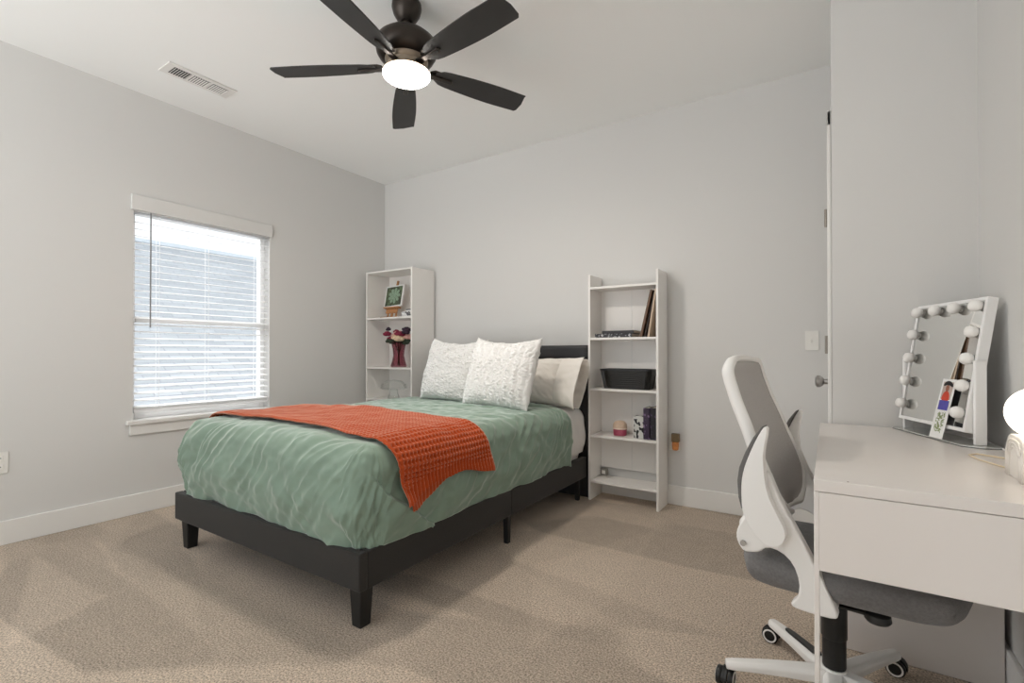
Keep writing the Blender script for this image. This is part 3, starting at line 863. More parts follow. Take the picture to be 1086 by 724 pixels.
# box and books
t = thing('patterned_box', 'small black box with white pictures standing beside the purple books', 'box', (-1.086, 3.275, 0.4615))
bm = bm_new(); add_box(bm, -0.033, 0.033, -0.03, 0.03, 0, 0.15)
obj('carton', bm, spine_text_mat('carton_print', (0.014, 0.014, 0.018, 1), (0.62, 0.62, 0.60, 1), (34, 34, 26), 0.47), t, bevel=0.001)
book('dark purple book with pale title standing beside the patterned box', -1.050, -1.008, 3.235, 3.38, 0.4615, 0.672, spine_text_mat('spine_purple', srgb(54, 38, 62), srgb(128, 104, 138), (70, 5, 36), 0.64), 'stand')
book('black purple-lettered book standing against the right side panel of the narrow bookcase', -1.005, -0.962, 3.235, 3.38, 0.4615, 0.675, spine_text_mat('spine_black_purple', srgb(22, 18, 26), srgb(70, 54, 80), (70, 5, 36), 0.64), 'stand')
t = thing('cable_box', 'small grey square adapter on the back of the lowest bookcase shelf', 'adapter', (-1.394, 3.40, 0.1405))
bm = bm_new(); add_box(bm, -0.026, 0.026, -0.022, 0.0, 0, 0.05)
obj('casing', bm, mat('adapter_grey', srgb(132, 130, 124), 0.5, var=(30, 0.1)), t, bevel=0.003)
bm = bm_new(); add_box(bm, -0.013, 0.013, -0.0235, -0.022, 0.012, 0.038)
obj('face', bm, PLATE, t, bevel=0.001)

# ------------------------------------------------------------------ bed
BX0, BX1, BY0, BY1 = -2.945, -1.458, 1.205, 3.22
bed = thing('bed', 'charcoal upholstered platform bed frame with a black padded headboard', 'bed', ((BX0 + BX1) / 2, (BY0 + BY1) / 2, 0))
ox, oy = (BX0 + BX1) / 2, (BY0 + BY1) / 2
def bbox_(bm, x0, x1, y0, y1, z0, z1): add_box(bm, x0 - ox, x1 - ox, y0 - oy, y1 - oy, z0, z1)
bm = bm_new(); bbox_(bm, BX0, BX1, BY0, BY0 + 0.04, 0.155, 0.298)
obj('foot_rail', bm, BEDF, bed, bevel=0.007, bseg=3)
ym = 2.235
for x0, x1 in ((BX0, BX0 + 0.04), (BX1 - 0.04, BX1)):
    for y0, y1 in ((BY0 + 0.0405, ym - 0.001), (ym + 0.001, BY1)):
        bm = bm_new(); bbox_(bm, x0, x1, y0, y1, 0.155, 0.298)
        obj('side_rail', bm, BEDF, bed, bevel=0.006, bseg=3)
bm = bm_new(); bbox_(bm, BX0 + 0.041, BX1 - 0.041, BY0 + 0.041, BY1, 0.20, 0.262)
obj('slat_platform', bm, BLKLEG, bed)
for x, y in ((BX0 + 0.055, BY0 + 0.055), (BX1 - 0.055, BY0 + 0.055)):
    bm = bm_new(); add_taper(bm, (x - ox, y - oy, 0), (0.025, 0.025), (x - ox, y - oy, 0.154), (0.032, 0.032))
    obj('leg', bm, BLKLEG, bed, bevel=0.004)
for x, y in ((BX0 + 0.04, ym), (BX1 - 0.03, ym), (ox, ym), (BX0 + 0.04, 3.15), (BX1 - 0.04, 3.15)):
    bm = bm_new(); add_taper(bm, (x - ox, y - oy, 0), (0.014, 0.014), (x - ox, y - oy, 0.20), (0.017, 0.017))
    obj('leg', bm, BLKLEG, bed, bevel=0.003)
hb0, hb1 = -2.95, -1.450
bm = bm_new(); bbox_(bm, hb0, hb1, 3.245, 3.315, 0.0, 1.098)
hb = obj('headboard', bm, LEATH, bed, bevel=0.008, bseg=3)
def cushion_panel(x0, x1, z0, z1, name):
    bm = bm_new()
    def f(u, v):
        e = min(1, min(u, 1 - u) / 0.05) ; g = min(1, min(v, 1 - v) / 0.18)
        b_ = 0.004 + 0.022 * math.sqrt(max(0, 1 - (1 - e) ** 2)) * math.sqrt(max(0, 1 - (1 - g) ** 2))
        return Vector((lerp(x0, x1, u) - ox, 3.246 - oy - b_, lerp(z0, z1, v)))
    add_grid(bm, f, 60, 14)
    return obj(name, bm, LEATH, hb, smooth=True)
cushion_panel(hb0 + 0.004, hb1 - 0.004, 0.995, 1.098, 'top_roll')
for a, b in ((0.79, 0.992), (0.585, 0.787), (0.38, 0.582)):
    cushion_panel(hb0 + 0.05, hb1 - 0.05, a, b, 'padded_panel')
for x0, x1 in ((hb0 + 0.004, hb0 + 0.047), (hb1 - 0.047, hb1 - 0.004)):
    cushion_panel(x0, x1, 0.30, 0.992, 'edge_roll')
for k in range(10):
    bm = bm_new(); add_sphere(bm, (hb1 - 0.14 - 0.27 * (k // 2) - 0.03 * (k % 2) - ox, 3.222 - oy, 0.992), 0.0055 - 0.001 * (k % 2), 12, 8)
    obj('button', bm, ALU, hb, smooth=True)

# mattress
mt = thing('mattress', 'white sheeted mattress showing beside the headboard under the green comforter', 'mattress', (ox, oy, 0.263))
def rbox(bm, x0, x1, y0, y1, z0, z1, r, n=6):
    vs = add_box(bm, x0, x1, y0, y1, z0, z1)
    bmesh.ops.bevel(bm, geom=list(bm.edges), offset=r, segments=n, profile=0.5, affect='EDGES')
bm = bm_new(); rbox(bm, BX0 + 0.043 - ox, BX1 - 0.043 - ox, BY0 + 0.045 - oy, 3.215 - oy, 0.0, 0.345, 0.05)
obj('mattress_body', bm, SHEET, mt, smooth=True)
bm = bm_new()
def fs(u, v):
    # fitted sheet bulge on the head end, wrapping the right side
    return None
bm.free()

# comforter -------------------------------------------------
CR = 0.108
cx0, cx1, cy0 = -2.945 + CR, -1.462 + 0.012 - CR, 1.212 + CR
CZ = 0.672
CL = CR * PI / 2 + (CZ - 0.302 - CR)
HD = 2.95
def surf(X, Y, lift=0.0, folds=True):
    """unrolled point (X, Y): inside the core it is the top; outside it runs over the edge and down"""
    dx = 0; sx = 0
    if X > cx1: dx = X - cx1; sx = 1
    elif X < cx0: dx = cx0 - X; sx = -1
    dy = max(0, cy0 - Y)
    D = max(dx, dy)
    bxp = min(max(X, cx0), cx1); byp = max(Y, cy0)
    a = 0.0
    if D > 0:
        a = (PI / 4 * dy / dx) if dx >= dy else (PI / 2 - PI / 4 * dx / dy)
        dirv = Vector((sx * math.cos(a), -math.sin(a), 0))
        if sx == 0: dirv = Vector((0, -1, 0))
    else: dirv = Vector((0, 0, 0))
    q = CR * PI / 2
    if D < q:
        th = D / CR; out = CR * math.sin(th); dn = CR * (1 - math.cos(th)); nrm = dirv * math.sin(th) + Vector((0, 0, math.cos(th)))
    else:
        out = CR; dn = CR + D - q; nrm = dirv.copy()
        tt = (D - q) / (CL - q)
        out += 0.018 * math.sin(min(1, max(0, tt)) * PI) ** 2 - 0.012 * tt * tt
    base = Vector((bxp, byp, CZ)) + dirv * out - Vector((0, 0, dn))
    h = 0.0
    # crown of the bed: gently fuller in the middle
    h += 0.024 * (1 - sst(D, 0, 0.16)) * max(0, math.sin(PI * min(1, max(0, (X - cx0 + 0.2) / (cx1 - cx0 + 0.4)))))
    if folds:
        top = 1 - sst(D, 0.0, 0.16)
        side = sst(D, 0.05, 0.26)
        wf = 0.9
        KA = 0.30
        if sx >= 0:
            s = min(X, cx1) + ((PI / 2 - a) * KA if (dx > 0 and dy > 0) else (0 if dy > 0 or dx == 0 else PI / 2 * KA)) + (Y - cy0 if Y > cy0 and dx > 0 else 0)
        else:
            s = cx0 - ((PI / 2 - a) * KA if dy > 0 else PI / 2 * KA) - (Y - cy0 if Y > cy0 else 0)
        # crinkles that fan over the foot edge and down the side
        wx = 0.35 * nz(s * 2.3, D * 2.0, 12.0)
        edge = sst(D, 0.0, 0.07) * (1 - sst(D, 0.22, 0.42))
        p = nz(s * 13 + D * 9 + wx * 5, D * 2.4 + s, 3.1)
        fn = 0.0 if folds == 'soft' else 1.0
        h += fn * 0.0085 * wf * edge * (1 - abs(p) * 2.6)
        p2 = nz(s * 4.2 + D * 5.5 + wx * 3, D * 3.4, 8.3)
        h += 0.015 * wf * side * p2 * 1.5
        p3 = nz(s * 9 - D * 9 + wx * 4, D * 8, 1.7)
        h += fn * 0.0110 * side * p3
        p4 = nz(s * 17 + D * 16, D * 15 + wx * 6, 4.4)
        h += fn * 0.0085 * side * p4
        h += fn * 0.004 * nz(X * 22, Y * 22, D * 22)
        h += top * (0.013 * nz(X * 3.1, Y * 3.4, 5) + 0.005 * nz(X * 9, Y * 12, 2))
        p5 = nz(X * 7 + Y * 3, Y * 13 - X * 4, 6.2)
        h += fn * top * 0.004 * (1 - abs(p5) * 3)
        # quilting creases across the top near the pillows
        for yc, sl_ in ((2.42, 0.10), (2.12, 0.07), (2.70, 0.04)):
            dd = Y - (yc + sl_ * math.sin(X * 3.0) + 0.12 * (X + 2.2))
            h -= fn * 0.010 * math.exp(-(dd / 0.022) ** 2) * top
        # gathered fold where the foot end is pulled round the near corner
        if sx == 1 and dy <= 0.0 or (sx == 1 and dx > dy):
            yy = Y
            zline = 0.545 - (yy - 1.24) * 0.70      # height of the fold at this Y
            zz = CZ - dn
            sd = (zz - zline)
            along = sst(yy, 1.16, 1.32) * (1 - sst(yy, 1.62, 1.78))
            if sd < 0: h += 0.026 * along * math.exp(sd / 0.22)
            else: h += 0.026 * along * (1 - sst(sd, 0.0, 0.08 if folds == 'soft' else 0.018))
    return base + nrm * (h + lift)

com = thing('comforter', 'sage green velvet comforter spread over the bed and hanging to the rails', 'comforter', (0, 0, 0))
X0, X1, Ya, Yb = cx0 - CL, cx1 + CL, cy0 - CL, HD
NU, NV = 400, 380
bm = bm_new()
def fc(u, v):
    X = lerp(X0, X1, u); Y = lerp(Ya, Yb, v)
    p = surf(X, Y)
    # scalloped hem just above the rails
    D = max(cx0 - X, X - cx1, cy0 - Y, 0)
    k = sst(D, CL - 0.12, CL)
    p.z -= k * (0.004 + 0.010 * nz(X * 6, Y * 6, 9))
    # the head end hem turns down a little
    e = sst(v, 0.985, 1.0); p.z -= 0.012 * e
    return p
add_grid(bm, fc, NU, NV)
o = obj('comforter_cover', bm, VELVET, com, smooth=True, fix=False)
md = o.modifiers.new('thickness', 'SOLIDIFY'); md.thickness = 0.012; md.offset = -1
# sheet under the comforter at the head: top sheet strip that bridges to the pillows
st = thing('bed_sheet', 'white sheet covering the head end of the mattress below the pillows', 'sheet', (0, 0, 0))
bm = bm_new()
def fsh(u, v):
    X = lerp(cx0 - CL * 0.93, cx1 + CL * 0.93, u); Y = lerp(2.80, 3.212, v)
    p = surf(X, Y, lift=-0.026, folds=False)
    D = max(cx0 - X, X - cx1, 0)
    return p + Vector((0, 0, 0.003 * nz(X * 8, Y * 14))) + Vector((1 if X > cx1 else 0, 0, 0)) * 0.006 * nz(Y * 12, p.z * 4)
add_grid(bm, fsh, 160, 40)
o = obj('sheet_cover', bm, SHEET, st, smooth=True, fix=False)
md = o.modifiers.new('thickness', 'SOLIDIFY'); md.thickness = 0.006; md.offset = -1

# knitted throw ----------------------------------------------
thr = thing('knit_throw', 'burnt orange waffle knit throw laid across the foot of the bed', 'throw blanket', (0, 0, 0))
def throw_part(name, xs0, hem_fn, y0_fn, y1_fn, lift, nu, nv, amp):
    bm = bm_new()
    def f(u, v):
        X1_ = hem_fn(v); X = lerp(xs0, X1_, u)
        Y = lerp(y0_fn(X), y1_fn(X), v)
        p = surf(X, Y, lift=0, folds='soft')
        e = 0.004
        pa = surf(X + e, Y, folds=False); pb = surf(X, Y + e, folds=False); p0 = surf(X, Y, folds=False)
        n = (pa - p0).cross(pb - p0).normalized()
        du = X * PI / 0.0215; dv = Y * PI / 0.0215
        hem = sst((X1_ - X), 0.045, 0.055)
        waf = 1 - (math.cos(du) * math.cos(dv)) ** 2
        rib = abs(math.sin(dv))
        h = amp * (hem * (waf - 0.5) + (1 - hem) * (rib - 0.5))
        soft = 0.004 * nz(X * 5, Y * 9, 4) + 0.003 * nz(X * 14, Y * 14, 2)
        edge = min(1, min(v, 1 - v) * 40)
        return p + n * (lift + 0.009 * sst(X - cx1, 0.02, 0.14) + h * edge + soft)
    add_grid(bm, f, nu, nv)
    o = obj(name, bm, THROW, thr, smooth=True, fix=False)
    md = o.modifiers.new('thickness', 'SOLIDIFY'); md.thickness = 0.006; md.offset = -1
    return o
y0f = lambda X: 1.362 + 0.02 * math.sin(X * 2.2) + 0.03 * (X + 2.9) * -0.6 + 0.06 * sst(X, cx1 - 0.05, cx1 + 0.3)
y1f = lambda X: 1.945 + 0.018 * math.sin(X * 3 + 1) + 0.05 * sst(X, cx1, cx1 + 0.3)
hemA = lambda v: cx1 + 0.295 - 0.05 * math.sin(v * PI) - 0.015 * v + 0.004 * math.sin(v * 17)
hemB = lambda v: cx1 + 0.325 - 0.085 * sst(v, 0.0, 0.6)
throw_part('throw_underlayer', cx1 + 0.17, hemB, lambda X: y0f(X) + 0.045, lambda X: y1f(X) - 0.07, 0.006, 60, 160, 0.003)
throw_part('throw_top', cx0 - 0.20, hemA, y0f, y1f, 0.026, 660, 224, 0.012)

# pillows ----------------------------------------------------
def pillow(name, label, cat, m, w, h, th, loc, lean, rz, style, roll=0.0, group=None):
    t = thing(name, label, cat, loc, rz, group)
    R = Matrix.Rotation(roll, 4, 'Y') @ Matrix.Rotation(-lean, 4, 'X')
    n = 110 if style != 'case' else 70
    def side(sg):
        bm = bm_new()
        def f(a, b):
            u, v = a * 2 - 1, b * 2 - 1
            # corners stay out, edges pull in
            pin = 0.035 if style != 'case' else 0.045
            x = w / 2 * u * (1 - pin * (1 - v * v) * abs(u)); z = h / 2 * v * (1 - pin * (1 - u * u) * abs(v))
            k = max(0.0, (1 - abs(u) ** 3.0)) ** 0.55 * max(0.0, (1 - abs(v) ** 3.0)) ** 0.55
            d_ = th / 2 * k
            e = min(1, k * 2.5)
            if style == 'rib':
                d_ += e * 0.019 * (abs(math.sin(u * 17 + 0.6 * nz(u * 5, v * 8))) ** 0.7) * (0.75 + 0.7 * nz(u * 24, v * 22, 4)) + e * 0.009 * nz(u * 40, v * 40, 1) - e * .003
            elif style == 'nubby':
                d_ += e * 0.017 * (1 - 2 * abs(nz(u * 13, v * 26, 2))) + e * 0.009 * nz(u * 38, v * 38, 1)
            else:
                d_ += e * 0.006 * nz(u * 4, v * 5, 2) + e * 0.004 * (1 - abs(nz(u * 7 + v * 3, v * 3, 6)) * 3)
            d_ += e * 0.012 * nz(u * 2.2 + 3, v * 2.2, hash(name) % 5 * 0 + w * 10)
            x += 0.005 * nz(u * 6, v * 6, 11) * (1 if style != 'case' else 0.5)
            z += 0.005 * nz(u * 6, v * 6, 21)
            if style != 'case':
                z += 0.020 * (v + 1) / 2 * (abs(u) ** 3) - 0.018 * (v + 1) / 2 * (1 - u * u)
            return R @ Vector((x, -sg * d_, z + h / 2))
        return bm, f
    bm = bm_new()
    for sg in (1, -1):
        _, f = side(sg)
        add_grid(bm, f, n, n)
        _.free()
    o = obj(name + '_cover', bm, m, t, smooth=True, weld=True)
    return t, R
pillow('throw_pillow', 'white nubby square throw pillow, left of the two on the comforter', 'pillow', FLUFF, 0.52, 0.465, 0.17, (-2.365, 2.745, 0.690), math.radians(18), math.radians(2), 'nubby', roll=math.radians(2))
pillow('throw_pillow', 'white ribbed fleece square throw pillow, right one in front of the ivory pillow', 'pillow', FLUFF, 0.545, 0.47, 0.18, (-1.850, 2.61, 0.685), math.radians(19), math.radians(-3), 'rib', roll=math.radians(1.5))
tp, R = pillow('bed_pillow', 'ivory cotton bed pillow with open case end leaning on the headboard', 'pillow', CASE, 0.66, 0.35, 0.19, (-1.86, 2.985, 0.672), math.radians(20), 0, 'case', roll=math.radians(-1))
# open end of the pillowcase: two cloth flaps hanging past the filling
for sg, dz in ((1, 0), (-1, 0.0)):
    bm = bm_new()
    def f(a, b, sg=sg):
        u = a; v = b * 2 - 1
        x = 0.285 + 0.165 * u + (0.012 * math.sin(v * 2))
        k = max(0.0, 1 - abs(v) ** 2.6) ** 0.6
        open_ = (0.078 * (1 - u * 0.35)) * k + 0.004
        droop = -0.05 * u * u if sg == 1 else -0.015 * u * u
        z = (0.172 - 0.004 * u) * v + droop * (1 - v) * 0.4
        y = -sg * open_ + 0.006 * nz(u * 3 + 5, v * 4, sg) - (0.03 * u * u if sg == 1 else -0.015 * u)
        return R @ Vector((x, y, z + 0.175))
    add_grid(bm, f, 24, 50)
    o = obj('case_flap', bm, CASE, tp, smooth=True, fix=False)
    md = o.modifiers.new('thickness', 'SOLIDIFY'); md.thickness = 0.003

# ------------------------------------------------------------------ desk
DX0, DX1, DYA, DYB, DT = -0.031, 0.452, 1.354, 2.445, 0.75
desk = thing('desk', 'white desk with deep drawer box and cupboard end against the right wall', 'desk', ((DX0 + DX1) / 2, (DYA + DYB) / 2, 0))
ox, oy = (DX0 + DX1) / 2, (DYA + DYB) / 2
def dbox(name, x0, x1, y0, y1, z0, z1, m=DESKM, bevel=0.0015, par=None):
    bm = bm_new(); add_box(bm, x0 - ox, x1 - ox, y0 - oy, y1 - oy, z0, z1)
    return obj(name, bm, m, par or desk, bevel=bevel)
dbox('desktop', DX0, DX1, DYA, DYB, DT - 0.028, DT)
dbox('end_apron', DX0 + 0.004, DX1, DYA + 0.001, DYA + 0.017, 0.536, DT - 0.0295)
dbox('drawer_bottom', DX0 + 0.012, DX1, DYA + 0.018, 2.092, 0.540, 0.552)
dbox('back_apron', DX1 - 0.016, DX1, DYA + 0.018, 2.092, 0.553, DT - 0.0295)
dr = dbox('drawer', DX0, DX0 + 0.016, DYA + 0.02, 2.09, 0.545, DT - 0.034)
dbox('leg', DX0, DX0 + 0.0105, DYA, DYA + 0.05, 0, DT - 0.0285)
dbox('leg', DX1 - 0.011, DX1, DYA + 0.02, DYA + 0.07, 0, 0.538)
ped = dbox('cupboard', DX0 + 0.018, DX1, 2.093, DYB, 0.002, DT - 0.029)
dbox('cupboard_door', DX0, DX0 + 0.0165, 2.095, DYB, 0.03, DT - 0.034, par=ped)
bm = bm_new(); add_sphere(bm, (0.036 - ox, 1.366 - oy, DT + 0.0002), 0.0022, 10, 6, sz=0.25)
obj('scuff', bm, mat('scuff_brown', srgb(120, 96, 84), 0.6, var=(10, 0.1)), desk)

# ------------------------------------------------------------------ vanity mirror
A_ = Vector((0.374, -0.927, 0)); N_ = Vector((-0.927, -0.374, 0)); Z_ = Vector((0, 0, 1))
mo = Vector(((0.262 + 0.395) / 2, (2.425 + 2.10) / 2, DT))
mir = thing('vanity_mirror', 'white framed Hollywood vanity mirror with twelve unlit round bulbs on the desk', 'mirror', mo)
MM = Matrix(((A_.x, N_.x, 0, 0), (A_.y, N_.y, 0, 0), (0, 0, 1, 0), (0, 0, 0, 1)))   # local: x along the mirror, y towards its front, z up
bm = bm_new()
base = [(-0.190, 0.052), (0.190, 0.052), (0.225, 0.010), (0.225, -0.040), (0.20, -0.058), (-0.195, -0.058), (-0.215, -0.03), (-0.215, 0.03)]
add_prism(bm, base, 0.0002, 0.006, MM)
obj('glass_base', bm, mat('base_glass', (0.62, 0.64, 0.62, 1), 0.06, metal=0.55, var=(5, 0.02)), mir, bevel=0.001)
bm = bm_new(); add_prism(bm, [(p[0] * 1.003, p[1] * 1.02) for p in base], 0.0001, 0.0024, MM)
obj('base_edge', bm, BLK, mir)
for s in (-1, 1):
    bm = bm_new(); add_box(bm, s * 0.187 - 0.006, s * 0.187 + 0.006, -0.016, 0.016, 0.006, 0.272, MM)
    obj('post', bm, VINYL, mir, bevel=0.002)
tilt = math.radians(9)
MT = MM @ Matrix.Translation((0, -0.004, 0.245)) @ Matrix.Rotation(tilt, 4, 'X')
hw_, zb_, zt_ = 0.178, -0.205, 0.232
bm = bm_new()
add_box(bm, -hw_, -hw_ + 0.012, -0.02, 0.010, zb_, zt_, MT); add_box(bm, hw_ - 0.012, hw_, -0.02, 0.010, zb_, zt_, MT)
add_box(bm, -hw_ + 0.012, hw_ - 0.012, -0.02, 0.010, zb_, zb_ + 0.012, MT); add_box(bm, -hw_ + 0.012, hw_ - 0.012, -0.02, 0.010, zt_ - 0.012, zt_, MT)
add_box(bm, -hw_ + 0.012, hw_ - 0.012, -0.02, 0.003, zb_ + 0.012, zt_ - 0.012, MT)
fr = obj('mirror_frame', bm, VINYL, mir, bevel=0.0015)
bm = bm_new(); add_box(bm, -hw_ + 0.0125, hw_ - 0.0125, 0.0032, 0.006, zb_ + 0.0125, zt_ - 0.0125, MT)
obj('mirror_glass', bm, MIR, mir)
pos = [(-0.150 + 0.1 * k, 0.203) for k in range(4)]
for s in (-1, 1):
    for k in range(4): pos.append((s * 0.152, 0.118 - 0.088 * k))
for bx, bz in pos:
    bm = bm_new()
    M = MT @ Matrix.Translation((bx, 0.006, bz)) @ Matrix.Rotation(-PI / 2, 4, 'X')
    add_lathe(bm, [(0.0125, 0.0005), (0.0125, 0.004)], 20, M)
    s_ = obj('bulb_socket', bm, ALU, mir, smooth='auto')
    bm = bm_new()
    add_lathe(bm, [(0.011, 0.003), (0.016, 0.006), (0.0195, 0.015), (0.0195, 0.021), (0.0155, 0.030), (0.008, 0.0345), (0.0001, 0.036)], 24, M)
    obj('bulb', bm, BULB, s_, smooth=True)

# bookmark card leaning on the mirror
c0 = mo + A_ * 0.030 + N_ * 0.0515 + Z_ * 0.0068; c1 = mo + A_ * 0.096 + N_ * 0.0515 + Z_ * 0.0068
card = thing('photo_card', 'narrow white card with a small photo and a blue band leaning on the mirror', 'card', c0)
ax = (c1 - c0).normalized(); wd = (c1 - c0).length
nb = Vector((0.93, 0.36, 0)).normalized()
upv = (Z_ - N_ * 0.165 + A_ * 0.10).normalized()
nrm = ax.cross(upv).normalized()
if nrm.dot(Vector((-1, -0.3, 0))) < 0: nrm = -nrm
MC = Matrix(((ax.x, upv.x, nrm.x, 0), (ax.y, upv.y, nrm.y, 0), (ax.z, upv.z, nrm.z, 0), (0, 0, 0, 1)))
HC = 0.205
def cardpiece(name, poly, lo, hi, m, par):
    bm = bm_new(); add_prism(bm, poly, lo, hi, MC); return obj(name, bm, m, par)
body = cardpiece('card_stock', [(0, 0), (wd, 0), (wd, HC), (0, HC)], -0.0008, 0.0008, mat('card_white', (0.86, 0.86, 0.85, 1), 0.45, var=(10, 0.01)), card)
e0, e1 = wd * 0.14, wd * 0.86
cardpiece('printed_backdrop', [(e0, 0.135), (e1, 0.135), (e1, 0.195), (e0, 0.195)], 0.0008, 0.0012, mat('photo_backdrop', srgb(186, 170, 162), 0.5, var=(50, 0.2)), body)
cardpiece('printed_hat', smooth_poly([(e0, 0.178), (e0 + 0.006, 0.194), (wd * .5, 0.200), (e1 - 0.004, 0.192), (e1 + 0.004, 0.176), (wd * .5, 0.186)], 1), 0.0012, 0.0016, mat('photo_black', srgb(30, 26, 28), 0.5, var=(20, 0.1)), body)
cardpiece('printed_face', smooth_poly([(wd * .36, 0.168), (wd * .40, 0.184), (wd * .60, 0.184), (wd * .64, 0.168), (wd * .5, 0.158)], 2), 0.0012, 0.0015, mat('photo_skin', srgb(150, 96, 76), 0.5, var=(60, 0.2)), body)
cardpiece('printed_coat', smooth_poly([(e0 + 0.004, 0.128), (e0 + 0.008, 0.156), (wd * .5, 0.166), (e1 - 0.008, 0.156), (e1 - 0.004, 0.128)], 1), 0.0012, 0.0015, mat('photo_red', srgb(206, 70, 44), 0.5, var=(90, 0.3)), body)
cardpiece('printed_band', [(e0, 0.098), (e1, 0.098), (e1, 0.131), (e0, 0.131)], 0.0014, 0.0018, mat('photo_blue', srgb(84, 78, 168), 0.5, var=(120, 0.2)), body)
rnd = random.Random(5)
bm = bm_new()
for k in range(70):
    u = rnd.uniform(e0, e1 - 0.012); v_ = rnd.uniform(0.022, 0.088); r = rnd.uniform(0.004, 0.008)
    a = rnd.uniform(0, PI)
    pl = [(u + 0.006 + r * math.cos(a) , v_ + r * math.sin(a)), (u + 0.006 + .35 * r * math.cos(a + 1.6), v_ + .35 * r * math.sin(a + 1.6)), (u + 0.006 - r * math.cos(a), v_ - r * math.sin(a)), (u + 0.006 - .35 * r * math.cos(a + 1.6), v_ - .35 * r * math.sin(a + 1.6))]
    add_prism(bm, pl, 0.0009, 0.0012, MC)
obj('printed_leaves', bm, mat('photo_green', srgb(146, 160, 112), 0.5, var=(70, 0.3)), body)

# ------------------------------------------------------------------ desk lamp
lx, ly0, ly1 = 0.367, 1.545, 1.684
lm = thing('table_lamp', 'cream ceramic arch table lamp with a glowing round globe on the desk', 'lamp', (lx, (ly0 + ly1) / 2, DT))
hw2 = (ly1 - ly0) / 2
def arch(r, h):
    pts = [(-r, 0.0), (-r, h - r)]
    rr = min(r, 0.045)
    pts = [(-r, 0.0)]
    for k in range(9):
        a = PI - PI / 2 * k / 8
        pts.append((-r + rr + rr * math.cos(a), h - rr + rr * math.sin(a)))
    for k in range(9):
        a = PI / 2 - PI / 2 * k / 8
        pts.append((r - rr + rr * math.cos(a), h - rr + rr * math.sin(a)))
    pts.append((r, 0.0))
    return pts
ML = Matrix(((0, 0, 1, 0), (1, 0, 0, 0), (0, 1, 0, 0), (0, 0, 0, 1)))    # (u -> y, v -> z, w -> x)
bm = bm_new(); add_prism(bm, arch(hw2, 0.103), 0.0, 0.078, ML)
lb = obj('lamp_base', bm, CERAM, lm, bevel=0.004, bseg=3)
for k, s in enumerate((0.86, 0.70, 0.54)):
    bm = bm_new()
    pts = arch(hw2 * s, 0.103 * (0.5 + 0.5 * s) - 0.004)
    add_tube(bm, [(-0.0005, u, v) for u, v in pts], 0.0028, 8)
    obj('arch_rib', bm, CERAM, lb, smooth=True)
bm = bm_new(); add_sphere(bm, (0.040, -0.012, 0.158), 0.0595, 40, 24)
obj('globe', bm, LGLOW, lm, smooth=True)
bm = bm_new(); add_lathe(bm, [(0.026, 0.100), (0.026, 0.108)], 28, Matrix.Translation((0.040, -0.012, 0)))
obj('globe_collar', bm, ALU, lm, smooth='auto')
pl_ = bpy.data.lights.new('lamp_bulb', 'POINT'); pl_.energy = 1.7; pl_.shadow_soft_size = 0.06; pl_.color = (1, 0.80, 0.60)
plo = bpy.data.objects.new('lamp_bulb', pl_); SC.collection.objects.link(plo); plo.parent = lm; plo.location = (0.040, -0.012, 0.158)
# cables
bm = bm_new()
add_tube(bm, [(0.395, 1.705, DT + 0.003), (0.372, 1.76, DT + 0.003), (0.345, 1.83, DT + 0.003), (0.338, 1.90, DT + 0.003), (0.36, 1.93, DT + 0.003), (0.40, 1.90, DT + 0.003), (0.425, 1.88, DT + 0.003)], 0.0022, 8)
tag(obj('lamp_cord', bm, mat('cord_cream', srgb(222, 206, 178), 0.5, var=(20, 0.05)), smooth=True), 'thin cream lamp cord looped on the desk beside the lamp', 'cord')
bm = bm_new()
add_tube(bm, [(0.40, 2.26, DT + 0.0035), (0.435, 2.20, DT + 0.0035), (0.446, 2.10, DT + 0.0035), (0.443, 2.0, DT + 0.0035), (0.445, 1.88, DT + 0.0035), (0.44, 1.76, DT + 0.0035)], 0.0025, 8)
tag(obj('mirror_cord', bm, mat('cord_white', (0.8, 0.8, 0.8, 1), 0.5, var=(20, 0.03)), smooth=True), 'white cord running along the wall behind the vanity mirror', 'cord')

# ------------------------------------------------------------------ office chair
ch = thing('office_chair', 'white and grey mesh office chair with flipped-up arms tucked under the desk', 'office chair', (0.01, 1.765, 0), math.radians(-7))
BR = [(-0.132, 0.728), (-0.095, 0.632), (-0.056, 0.563), (-0.01, 0.474), (0.025, 0.395), (0.039, 0.362), (0.03, 0.352), (-0.011, 0.349), (-0.057, 0.350), (-0.072, 0.356), (-0.070, 0.366), (-0.054, 0.385), (-0.050, 0.424), (-0.066, 0.471), (-0.095, 0.496), (-0.131, 0.500), (-0.150, 0.480), (-0.170, 0.475), (-0.192, 0.471), (-0.208, 0.494), (-0.213, 0.515), (-0.207, 0.541), (-0.192, 0.568), (-0.168, 0.600), (-0.15, 0.66)]
AR = [(-0.132, 0.840), (-0.150, 0.806), (-0.169, 0.760), (-0.184, 0.715), (-0.190, 0.676), (-0.190, 0.63), (-0.187, 0.595), (-0.175, 0.566), (-0.150, 0.530), (-0.119, 0.510), (-0.090, 0.520), (-0.078, 0.545), (-0.080, 0.570), (-0.095, 0.597), (-0.125, 0.660), (-0.132, 0.728), (-0.133, 0.77), (-0.122, 0.832), (-0.126, 0.842)]
MCH = Matrix(((1, 0, 0, 0), (0, 0, 1, 0), (0, 1, 0, 0), (0, 0, 0, 1)))   # (u -> x, v -> z, w -> y)
